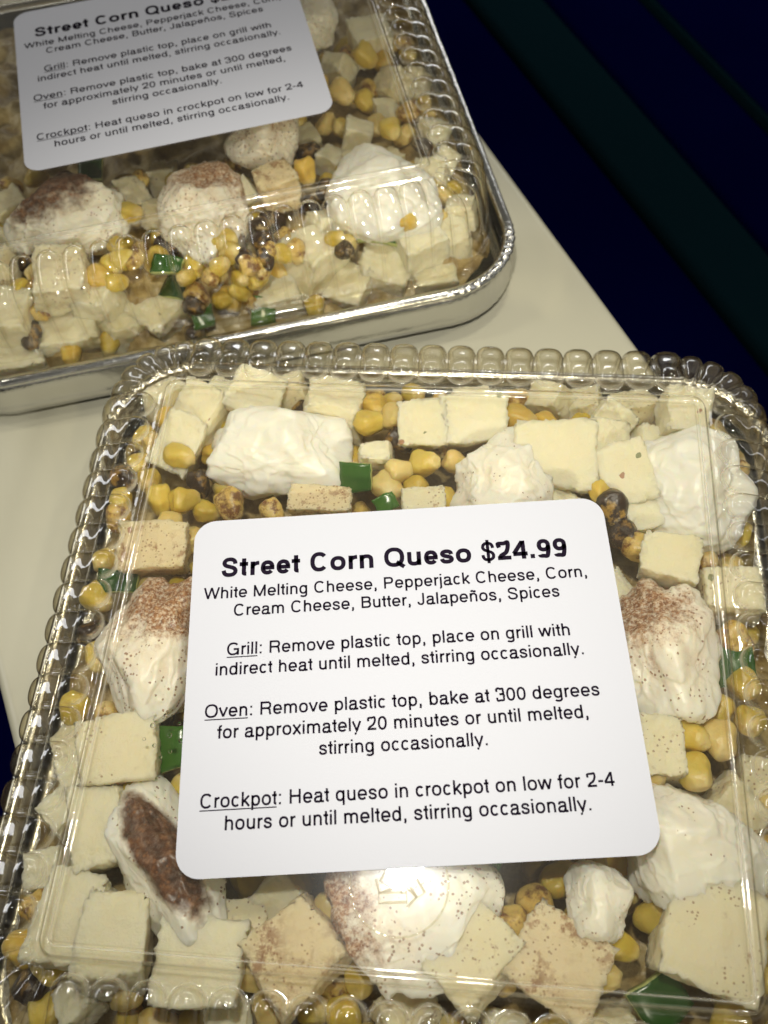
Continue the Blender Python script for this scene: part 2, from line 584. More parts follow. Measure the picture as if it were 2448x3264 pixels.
BEAD = smooth_poly([(-0.7, -0.45), (-0.1, -0.42), (0.1, 0.1), (0.9, 0.36), (1.8, 0.1), (2.1, -0.6), (2.6, -2.0), (3.2, -2.5), (4.0, -2.75)], 3)
WALL_BASE = smooth_poly([(4.0, -2.75), (4.8, -3.0), (9.5, -3.05), (13.0, -4.2), (16.3, -5.3), (18.0, -7.4), (18.8, -11.0), (19.9, -16.0), (21.3, -22.0), (22.6, -28.0)], 2)
WALL = resample(WALL_BASE, 150)
WALL = [p for k, p in enumerate(WALL) if p[0] < 10.5 or k % 3 == 0 or k == 149]
FLANGE = smooth_poly([(22.6, -28.0), (22.9, -28.9), (25.0, -29.1), (28.6, -29.0)], 2)


def make_panel(parent):
    n = 36
    verts, faces = [], []
    half = 69.7
    for j in range(n + 1):
        for i in range(n + 1):
            x, y = -half + 2 * half * i / n, -half + 2 * half * j / n
            e = min(1.0, (half - max(abs(x), abs(y))) / 10)
            verts.append((x, y, -0.42 + 0.10 * e * noise.noise(Vector((x * 0.03, y * 0.03, 1.3)))))
    for j in range(n):
        for i in range(n):
            faces.append((j * (n + 1) + i, j * (n + 1) + i + 1, (j + 1) * (n + 1) + i + 1, (j + 1) * (n + 1) + i))
    return mesh("top_panel", verts, faces, M["plastic"], parent)


def tube(path, r, ns=8, closed=False):
    """a round tube along 3D points: verts, faces"""
    verts, faces = [], []
    n = len(path)
    for i, p in enumerate(path):
        a_ = Vector(path[(i - 1) % n] if closed or i else path[0])
        b_ = Vector(path[(i + 1) % n] if closed or i < n - 1 else path[-1])
        d = (b_ - a_).normalized()
        side = d.cross(Vector((0, 0, 1))).normalized()
        up = side.cross(d)
        for k in range(ns):
            an = 2 * math.pi * k / ns
            verts.append(tuple(Vector(p) + side * (r * math.cos(an)) + up * (r * math.sin(an))))
    for i in range(n if closed else n - 1):
        for k in range(ns):
            i2 = (i + 1) % n
            faces.append((i * ns + k, i * ns + (k + 1) % ns, i2 * ns + (k + 1) % ns, i2 * ns + k))
    return verts, faces


def join(parts):
    V, F = [], []
    for v, f in parts:
        o_ = len(V)
        V += v
        F += [tuple(i + o_ for i in q) for q in f]
    return V, F


# ---------- lettering: a monoline sans serif drawn stroke by stroke (1000 units to the em)
def arc(cx, cy, rx, ry, a0, a1, n=14):
    out = []
    for i in range(n + 1):
        a_ = math.radians(a0 + (a1 - a0) * i / n)
        c_, s_ = math.cos(a_), math.sin(a_)
        k = (abs(c_) ** 2.35 + abs(s_) ** 2.35) ** (-1 / 2.35)          # slightly squared rounds
        out.append((cx + rx * c_ * k, cy + ry * s_ * k))
    return out


def sp(p, n=6):
    out = []
    for i in range(len(p) - 1):
        p0, p1, p2, p3 = p[max(0, i - 1)], p[i], p[i + 1], p[min(len(p) - 1, i + 2)]
        for k in range(n):
            t_ = k / n
            out.append(tuple(0.5 * (2 * p1[c] + (p2[c] - p0[c]) * t_ + (2 * p0[c] - 5 * p1[c] + 4 * p2[c] - p3[c]) * t_ ** 2 + (3 * p1[c] - p0[c] - 3 * p2[c] + p3[c]) * t_ ** 3) for c in (0, 1)))
    return out + [p[-1]]


ADV = dict(zip(" $.,:-", (278, 556, 278, 278, 278, 333)))
ADV.update({c: 556 for c in "0123456789abdeghnopquñ"})
ADV.update({c: 500 for c in "ckvxyzsJ"})
ADV.update({c: 222 for c in "ijl"})
ADV.update({c: 278 for c in "ft"})
ADV.update(r=333, m=833, w=722, B=667, C=722, G=778, H=722, M=833, O=778, P=667, Q=778, R=722, S=667, W=944)
ADVB = dict(ADV)
ADVB.update({c: 611 for c in "ono"})
ADVB.update(t=333, r=389, u=611, s=556)


def s_curve(l, r, b_, t_):
    pts = [(.96, .70), (.90, .87), (.72, .975), (.48, 1.0), (.24, .965), (.08, .86), (.06, .72), (.20, .60), (.50, .52), (.82, .43), (.97, .30), (.95, .15), (.78, .035), (.50, 0.0), (.22, .03), (.06, .14), (.0, .30)]
    return sp([(l + (r - l) * x, b_ + (t_ - b_) * y) for x, y in pts], 4)


def glyph(c, A, w):
    h = w / 2
    xh, cap = 523, 718
    xl, xr = 66 + h, A - 66 - h
    ol, orr = 38 + h, A - 38 - h
    mid = A / 2
    rx, ry = (orr - ol) / 2, 276 - h
    yo = 262
    bt, tp = -14 + h, xh + 14 - h
    cb, ct = -18 + h, cap + 18 - h

    def arch(a_, b_, top=tp):
        yc = xh * 0.60
        return [(a_, yc * 0.9)] + arc((a_ + b_) / 2, yc, (b_ - a_) / 2, top - yc, 180, 0) + [(b_, 0)]

    def bowl(l, r):
        return arc((l + r) / 2, yo, (r - l) / 2, ry, 0, 360, 22)
    if c == 'o': return [arc(mid, yo, rx, ry, 0, 360, 22)]
    if c == 'c': return [arc(mid + 12, yo, rx + 6, ry, 42, 318, 18)]
    if c == 'e': return [arc(mid, yo, rx, ry, 0, 322, 20), [(ol, yo - 10), (orr + h, yo - 10)]]
    if c in 'nñ':
        g = [[(xl, 0), (xl, xh)], arch(xl, xr)]
        if c == 'ñ': g.append(sp([(mid - 130, 610), (mid - 70, 665), (mid, 640), (mid + 70, 612), (mid + 130, 668)], 4))
        return g
    if c == 'm': return [[(xl, 0), (xl, xh)], arch(xl, mid), arch(mid, xr)]
    if c == 'h': return [[(xl, 0), (xl, cap)], arch(xl, xr)]
    if c == 'u': return [[(A - x, xh - y) for x, y in s_] for s_ in ([(xl, 0), (xl, xh)], arch(xl, xr))]
    if c == 'r': return [[(xl, 0), (xl, xh)], [(xl, 260)] + arc(A + 10, 300, A + 10 - xl, tp - 300, 180, 96, 8)]
    if c == 'i': return [[(mid, 0), (mid, xh)], [(mid, cap - 95), (mid, cap)]]
    if c == 'l': return [[(mid, 0), (mid, cap)]]
    if c == 'j': return [[(mid, xh), (mid, -90)] + arc(mid - 75, -95, 75, 115 - h, 0, -90, 6), [(mid, cap - 95), (mid, cap)]]
    if c == 't':
        x = 92 + h
        return [[(x, 668), (x, 110)] + arc(x + 85, 105, 85, 112 - h, 180, 275, 8), [(14, xh - h), (A - 22, xh - h)]]
    if c == 'f':
        x = 86 + h
        return [[(x, 0), (x, 590)] + arc(x + 95, 590, 95, 134 - h, 180, 80, 8), [(14, xh - h), (A - 16, xh - h)]]
    if c == 'a':
        xs = A - 92 - h
        return [sp([(60 + h, 360), (85 + h, 455), (170, tp - 12), (265, tp), (365, tp - 18), (xs, 410), (xs, 330), (xs, 90), (xs + 18, 30), (A - 12, h - 4)], 5),
                sp([(xs, 300), (330, 285), (190, 262), (70 + h, 215), (38 + h, 140), (75 + h, 35), (200, bt), (320, 25), (xs, 130)], 5)]
    if c == 'd': return [bowl(ol, xr), [(xr, 0), (xr, cap)]]
    if c == 'b': return [bowl(xl, orr), [(xl, 0), (xl, cap)]]
    if c == 'p': return [bowl(xl, orr), [(xl, -207), (xl, xh)]]
    if c == 'q': return [bowl(ol, xr), [(xr, -207), (xr, xh)]]
    if c == 'g': return [bowl(ol, xr), [(xr, xh), (xr, -50)] + arc((ol + xr) / 2 + 8, -50, xr - (ol + xr) / 2 - 8, 168 - h, 0, -152, 12)]
    if c == 'k': return [[(xl, 0), (xl, cap)], [(xl, 175), (A - 62, xh)], [(xl + 105, 275), (A - 42, 0)]]
    if c == 's': return [s_curve(32 + h, A - 34 - h, bt, tp)]
    if c == 'S': return [s_curve(46 + h, A - 46 - h, cb, ct)]
    if c == '$': return [s_curve(34 + h, A - 34 - h, cb, ct), [(mid, -95), (mid, cap + 95)]]
    if c == 'v': return [[(50, xh), (mid, 20)], [(mid, 20), (A - 50, xh)]]
    if c == 'w': return [[(46, xh), (A * .27, 20)], [(A * .27, 20), (mid, xh - 10)], [(mid, xh - 10), (A * .73, 20)], [(A * .73, 20), (A - 46, xh)]]
    if c == 'x': return [[(60, 0), (A - 60, xh)], [(60, xh), (A - 60, 0)]]
    if c == 'y': return [[(50, xh), (mid + 5, 10)], [(A - 50, xh), (mid + 5, 10), (mid - 35, -110)] + arc(mid - 110, -100, 75, 100 - h, -10, -95, 5)]
    if c == 'C': return [arc(mid + 8, 359, mid - 8 - 44 - h, 377 - h, 40, 320, 22)]
    if c == 'G': return [arc(mid - 6, 359, mid - 6 - 40 - h, 377 - h, 42, 342, 24), [(mid + 20, 340), (A - 70 - h, 340), (A - 70 - h, 0)]]
    if c in 'OQ':
        g = [arc(mid, 359, mid - 38 - h, 377 - h, 0, 360, 28)]
        if c == 'Q': g.append([(mid + 70, 170), (A - 50, -30)])
        return g
    if c == 'H': return [[(78 + h, 0), (78 + h, cap)], [(A - 78 - h, 0), (A - 78 - h, cap)], [(78 + h, 375), (A - 78 - h, 375)]]
    if c == 'M': return [[(72 + h, 0), (72 + h, cap)], [(A - 72 - h, 0), (A - 72 - h, cap)], [(72 + h, cap - 20), (mid, 20)], [(mid, 20), (A - 72 - h, cap - 20)]]
    if c == 'W': return [[(58, cap), (A * .28, 15)], [(A * .28, 15), (mid, cap - 15)], [(mid, cap - 15), (A * .72, 15)], [(A * .72, 15), (A - 58, cap)]]
    if c in 'PRB':
        x, rr = 78 + h, A - 62 - h
        yb = 345 if c != 'B' else 385
        g = [[(x, 0), (x, cap)], [(x, cap - h), (rr - 175, cap - h)] + arc(rr - 160, (cap - h + yb) / 2, 160, (cap - h - yb) / 2, 90, -90, 10) + [(x, yb)]]
        if c == 'R': g.append(sp([(rr - 170, yb), (rr - 60, yb - 40), (rr - 25, 200), (rr - 10, 60), (rr + 28, 0)], 4))
        if c == 'B': g.append([(rr - 175, yb)] + arc(rr - 160, (yb + h) / 2, 178, (yb - h) / 2, 90, -90, 10) + [(x, h)])
        return g
    if c == 'J': return [[(A - 74 - h, cap), (A - 74 - h, 200)] + arc(A / 2 - 22, 190, A / 2 - 52 - h, 213 - h, 0, -180, 12)]
    if c == '0': return [arc(mid, 350, mid - 42 - h, 366 - h, 0, 360, 22)]
    if c == '2': return [sp([(46 + h, 480), (85, 620), (200, 703 - h + 8), (300, 711 - h), (420, 675), (A - 52 - h, 545), (A - 84 - h, 400), (330, 270), (180, 150 + h * .4), (70 + h * .6, h + 8)], 5), [(44, h), (A - 46, h)]]
    if c == '3': return [sp([(52 + h, 510), (90, 640), (200, 700), (290, 711 - h), (420, 670), (A - 70 - h, 545), (440, 420), (330, 372), (240, 368)], 5), sp([(240, 368), (350, 372), (470, 320), (A - 44 - h, 200), (440, 45), (280, -16 + h), (130, 30), (40 + h, 190)], 5)]
    if c == '4': return [[(A - 165, 0), (A - 165, 700)], [(A - 180, 675), (52, 205)], [(30, 195), (A - 28, 195)]]
    if c == '9': return [arc(mid - 4, 470, mid - 46 - h, 241 - h, 0, 360, 20), sp([(A - 50 - h, 470), (A - 50 - h, 330), (A - 80 - h, 150), (A - 150 - h * .6, 20 + h * .5), (250, -14 + h), (140, 0 + h), (64 + h * .75, 62 + h * .75)], 5)]
    if c == '.': return [[(mid, 0), (mid, max(104, w * 1.05))]]
    if c == ':': return [[(mid, 0), (mid, 104)], [(mid, xh - 104), (mid, xh)]]
    if c == ',': return [[(mid, 0), (mid, 104)], [(mid + h * .55, 20), (mid - 30, -130)]]
    if c == '-': return [[(44, 270), (A - 44, 270)]]
    return []


def strip(pts, w):
    """polyline to a flat band with mitred joints"""
    P = [pts[0]]
    for p in pts[1:]:
        if math.hypot(p[0] - P[-1][0], p[1] - P[-1][1]) > 1e-3:
            P.append(p)
    closed = len(P) > 3 and math.hypot(P[0][0] - P[-1][0], P[0][1] - P[-1][1]) < 1
    V, F = [], []
    n = len(P)
    for i in range(n):
        a_ = P[i - 1] if i else (P[-2] if closed else None)
        b_ = P[i + 1] if i < n - 1 else (P[1] if closed else None)
        d1 = (P[i][0] - a_[0], P[i][1] - a_[1]) if a_ else None
        d2 = (b_[0] - P[i][0], b_[1] - P[i][1]) if b_ else None
        d1, d2 = d1 or d2, d2 or d1
        l1, l2 = math.hypot(*d1), math.hypot(*d2)
        n1, n2 = (-d1[1] / l1, d1[0] / l1), (-d2[1] / l2, d2[0] / l2)
        mx, my = n1[0] + n2[0], n1[1] + n2[1]
        q = mx * mx + my * my
        k = 2.0 / q if q > 0.5 else 1.0
        V += [(P[i][0] + mx * k * w / 2, P[i][1] + my * k * w / 2), (P[i][0] - mx * k * w / 2, P[i][1] - my * k * w / 2)]
    for i in range(n - 1):
        F.append((2 * i + 1, 2 * i + 3, 2 * i + 2, 2 * i))
    return V, F


def text_line(s, cx, y, width_mm, bold=False, under=0):
    """one centred line: verts and faces in mm"""
    tab = ADVB if bold else ADV
    w = 150 if bold else 108
    total = sum(tab[c] for c in s)
    side = 80
    k = width_mm / (total - side)
    V, F = [], []
    x = 0.0
    for i, c in enumerate(s):
        wc = 78 if (c == '$' and not bold) else (112 if c == '$' else (104 if c in '.:,' and not bold else w))
        for st in glyph(c, tab[c], wc if c in '.:,$' else w):
            v, f = strip(st, wc if c in '.:,$' else w)
            o_ = len(V)
            V += [((x + a_ - total / 2) * k + cx, b_ * k + y, 0.0) for a_, b_ in v]
            F += [tuple(q + o_ for q in g) for g in f]
        x += tab[c]
        if under and i == under - 1:
            o_ = len(V)
            for a_, b_ in ((40, -150), (x - 30, -150), (x - 30, -96), (40, -96)):
                V.append(((a_ - total / 2) * k + cx, b_ * k + y, 0.0))
            F.append((o_, o_ + 1, o_ + 2, o_ + 3))
    return V, F


BLOCKS = [
    ("title", [("Street Corn Queso $24.99", 26.7, 84.2, True, 0)]),
    ("ingredient_text", [("White Melting Cheese, Pepperjack Cheese, Corn,", 21.0, 92.0, False, 0), ("Cream Cheese, Butter, Jalapeños, Spices", 16.3, 77.5, False, 0)]),
    ("grill_text", [("Grill: Remove plastic top, place on grill with", 6.5, 79.9, False, 5), ("indirect heat until melted, stirring occasionally.", 1.7, 85.0, False, 0)]),
    ("oven_text", [("Oven: Remove plastic top, bake at 300 degrees", -8.1, 88.9, False, 4), ("for approximately 20 minutes or until melted,", -13.0, 82.7, False, 0), ("stirring occasionally.", -17.85, 37.3, False, 0)]),
    ("crockpot_text", [("Crockpot: Heat queso in crockpot on low for 2-4", -28.0, 89.2, False, 8), ("hours or until melted, stirring occasionally.", -32.8, 78.2, False, 0)]),
]


def make_sticker(parent, lx, ly, yaw):
    w2, h2, r = 50.8, 42.3, 5.4
    out = []
    for cx, cy, a0 in ((w2 - r, h2 - r, 0), (-w2 + r, h2 - r, 90), (-w2 + r, -h2 + r, 180), (w2 - r, -h2 + r, 270)):
        out += [(cx + r * math.cos(math.radians(a0 + 9 * i)), cy + r * math.sin(math.radians(a0 + 9 * i))) for i in range(11)]
    n = len(out)
    V = [(x, y, 0.14) for x, y in out] + [(x, y, 0.0) for x, y in out]
    F = [tuple(range(n))] + [(i, n + i, n + (i + 1) % n, (i + 1) % n) for i in range(n)]
    st = mesh("sticker", V, F, M["paper"], parent, smooth=False)
    st.location = (lx * MM, ly * MM, -0.20 * MM)
    st.rotation_euler = (0, 0, yaw)
    for name, lines in BLOCKS:
        V, F = join([text_line(s, -1.6, y, wd, bd, un_) for s, y, wd, bd, un_ in lines])
        o = mesh(name, V, F, M["ink"], st, smooth=False)
        o.location = (0, 0, 0.19 * MM)
    return st


def recycling_mark(parent, x, y, yaw):
    """raised triangle of three bent bars with a numeral, pressed into the panel"""
    parts = []
    R = 7.2
    cs = [(R * math.cos(math.radians(90 + 120 * k)), R * math.sin(math.radians(90 + 120 * k))) for k in range(3)]
    for k in range(3):
        a_, b_ = Vector(cs[k]), Vector(cs[(k + 1) % 3])
        d = (b_ - a_).normalized()
        nn = Vector((d.y, -d.x))
        m_ = a_.lerp(b_, 0.5)
        p = [a_.lerp(b_, 0.16), a_.lerp(b_, 0.62)]
        q = [p[0] - nn * 1.9, p[1] - nn * 1.9]
        loop = [p[0], p[1], q[1], q[0]]
        parts.append(tube([(v.x, v.y, 0) for v in loop], 0.33, 6, True))
        tip = a_.lerp(b_, 0.78) - nn * 0.95
        parts.append(tube([tuple(p[1] + nn * 1.0) + (0,), tuple(tip) + (0,), tuple(q[1] - nn * 1.0) + (0,)], 0.33, 6))
    parts.append(tube([(0.4, -2.0, 0), (0.4, 2.2, 0), (-0.7, 1.4, 0)], 0.36, 6))
    n_mark = sum(len(p_[0]) for p_ in parts)
    parts.append(tube([(10.2 * math.cos(a_ / 20 * math.pi), 10.2 * math.sin(a_ / 20 * math.pi), 0) for a_ in range(40)], 0.22, 6, True))
    V, F = join(parts)
    o = mesh("recycling_mark", V, F, M["plastic"], parent)
    o.data.attributes.new("edge_glint", 'FLOAT', 'POINT').data.foreach_set("value", [0.55 if i < n_mark else 0.06 for i in range(len(V))])  # painted glint that keeps the clear bars visible
    o.location = (x * MM, y * MM, -0.52 * MM)
    o.rotation_euler = (0, 0, yaw)
    return o


# ---------- foil tray
def foil_ring(half, R, n_side=80, n_corner=60):
    return perimeter(half - R, n_side, n_corner)


def foil_tray(loc, rz, seed):
    root = thing("foil_tray", loc, rz)
    rnd = random.Random(seed)
    HALF, R = 100.4, 28.0
    per = foil_ring(HALF, R)
    n = len(per)
    ph = [rnd.uniform(0, 6.28) for _ in range(8)]

    def crinkle(kind, fr, amp):
        if kind != 'c':
            return 0.0
        e = min(1.0, min(fr, 1 - fr) * 9 + 0.15)
        return amp * e * (math.sin(fr * 88 + ph[0]) + 0.6 * math.sin(fr * 141 + ph[1]) + 0.5 * math.sin(fr * 57 + ph[2]))
    prof = [(-3.6, -29.6), (-3.7, -31.5), (-1.6, -33.5), (-1.2, -40.5), (-0.2, -43.0), (-0.8, -45.4), (-2.6, -46.7), (-5.5, -46.9)]
    prof = smooth_poly(prof, 2)
    V = []
    for o_, z in prof:
        for (px, py), (dx, dy), (kind, fr) in per:
            d = crinkle(kind, fr, 0.10)
            V.append((px + dx * (R + o_ + d), py + dy * (R + o_ + d), z))
    F = grid_faces(n, len(prof))
    base = (len(prof) - 1) * n
    F.append(tuple(base + i for i in range(n))[::-1])
    mesh("pan", V, F, M["foil"], root)
    # rolled rim with crimped corners
    rim = []
    ns = 12
    for k in range(ns):
        a_ = 2 * math.pi * k / ns
        for (px, py), (dx, dy), (kind, fr) in per:
            c_ = crinkle(kind, fr, 0.22)
            o_ = -2.0 + 2.0 * math.cos(a_) + c_
            dent = noise.noise(Vector((px * .045 + dx * 2, py * .045 + dy * 2, seed))) + 0.5 * noise.noise(Vector((px * .16 + dx * 5, py * .16 + dy * 5, seed + 3)))
            o_ += 0.10 * dent
            z = -29.9 + 1.35 * math.sin(a_) + c_ * 0.9 + 0.10 * dent
            rim.append((px + dx * (R + o_), py + dy * (R + o_), z))
    F = []
    for k in range(ns):
        k2 = (k + 1) % ns
        for i in range(n):
            i2 = (i + 1) % n
            F.append((k * n + i, k * n + i2, k2 * n + i2, k2 * n + i))
    mesh("rim", rim, F, M["foil"], root)
    return root


A1, A2 = math.radians(-9.55), math.radians(7.0)
TRAYS = {1: (Vector((3.74, 78.87)), A1), 2: (Vector((-55.04, 296.5)), A2)}


def place(tn, x, y, z):
    c, a = TRAYS[tn]
    return W(c.x + x * math.cos(a) - y * math.sin(a), c.y + x * math.sin(a) + y * math.cos(a), z)


def to_local(tn, x, y):
    c, a = TRAYS[tn]
    dx, dy = x - c.x, y - c.y
    return (dx * math.cos(a) + dy * math.sin(a), -dx * math.sin(a) + dy * math.cos(a))


STICK = {1: (1.41, 70.98, -0.046), 2: (-58.85, 298.3, 0.1455)}
WHICH = {1: "near", 2: "far"}
lid0 = None
for tn in (1, 2):
    c, a = TRAYS[tn]
    ft = foil_tray(W(c.x, c.y, 0), a, tn)
    tag(ft, f"square foil tray with crimped rim, the {WHICH[tn]} one" if False else
        ("foil tray under the complete sticker, its rim mostly hidden by the lid" if tn == 1 else "foil tray with a shiny rolled rim under the cut off sticker"), "foil tray", "square foil trays")
    lid = thing("plastic_lid", W(c.x, c.y, 0), a)
    if lid0 is None:
        make_panel(lid)
        ring_mesh("bead", BEAD, M["plastic"], lid, edge=[0.75 * max(0.0, 1 - abs(q[0] - 0.15) / 0.35) + 0.55 * max(0.0, 1 - abs(q[0] - 2.0) / 0.45) for q in BEAD])  # bead edges carry painted highlight lines
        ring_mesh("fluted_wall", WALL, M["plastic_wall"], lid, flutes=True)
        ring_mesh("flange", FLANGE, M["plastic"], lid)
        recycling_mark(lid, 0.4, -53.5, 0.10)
        lid0 = lid
        kids = list(lid.children)
    else:
        for ch in kids:
            if ch.name.startswith("recycling_mark"):      # that lid's mark lies out of sight under its sticker
                continue
            cc = ch.copy()
            col.objects.link(cc)
            cc.parent = lid
    tag(lid, "clear fluted lid carrying the complete white sticker with the price" if tn == 1 else "clear fluted lid of the tray behind, its sticker cut off by the picture edge", "lid", "clear fluted lids")
    sx, sy, sa = STICK[tn]
    lx, ly = to_local(tn, sx, sy)
    make_sticker(lid, lx, ly, sa - a)

# ------------------------------------------------------------------ the food
DOLLOPS = [
    (1, (-41.6, 57.9, -11), (20, 14, 11), -6, 3, 0, (0, 0), 'plain white dollop', 'big plain white cream cheese dollop with facets, left behind the near sticker'),
    (1, (19.8, 50.4, -11), (14, 15, 12), -20, 12, 1, (0.2, -0.6), 'peaked white dollop', "white cream cheese dollop with a torn peak touching the near sticker's back edge"),
    (1, (69.7, 52.7, -12), (17, 18, 12), -15, 8, 0, (0, 0), 'smeared white dollop', "white cream cheese dollop smeared against the near lid's right back corner"),
    (1, (-65.3, -1.6, -11), (13, 20, 10), -12, 11, 2, (0.3, 0.6), 'rusty left dollop', "dollop dusted rusty brown left of the near sticker's Grill line"),
    (1, (59.6, 5.0, -9), (13, 18.5, 10), -8, 14, 2, (-0.5, 0.6), 'rusty right dollop', 'tan speckled dollop right of the near sticker beside the word occasionally'),
    (1, (-52.0, -51.5, -9), (10, 19.5, 10), 33, 17, 3, (0.1, 0.05), 'dark striped dollop', "dollop with a thick dark brown spice stripe at the near sticker's lower left corner"),
    (1, (1.7, -57.2, -8), (17, 17, 9), 45, 20, 2, (-0.75, 0.75), 'glare lit dollop', 'pale pointed dollop under the embossed recycling mark of the near lid'),
    (1, (63.0, -40.6, -9), (17, 15, 11), -25, 23, 1, (-0.8, 0.7), 'large right dollop', "large plain dollop at the near sticker's lower right corner"),
    (1, (41.5, -53.3, -9), (7.5, 8.5, 7), 15, 26, 1, (0, -0.2), 'small ragged dollop', 'small ragged cream cheese scrap with a pointed tip below the near sticker'),
    (2, (-46.7, -48.3, -10), (20, 15, 12), 5, 31, 3, (-0.05, 0.6), 'brown capped dollop', "dollop capped with dark brown spice below the far sticker's left corner"),
    (2, (-1.0, -59.6, -9), (15, 17, 13), 10, 34, 2, (0.3, 0.6), 'round spiced dollop', "round white dollop with brown spice on top in the middle of the far tray's front"),
    (2, (56.6, -63.4, -9), (21, 17, 13), -12, 37, 0, (0, 0), 'plain far dollop', "big plain white dollop in the far tray's front right corner"),
    (2, (24.0, -31.5, -12), (13, 11, 9), 0, 40, 2, (0, 0.6), 'dusty far dollop', "brown dusted dollop half hidden behind the far sticker's lower edge"),
    (2, (50.6, 28.5, -12), (10, 12, 9), 0, 43, 1, (0, 0.2), 'speckled far dollop', "speckled dollop beside the far sticker's right edge near the picture's top"),
]
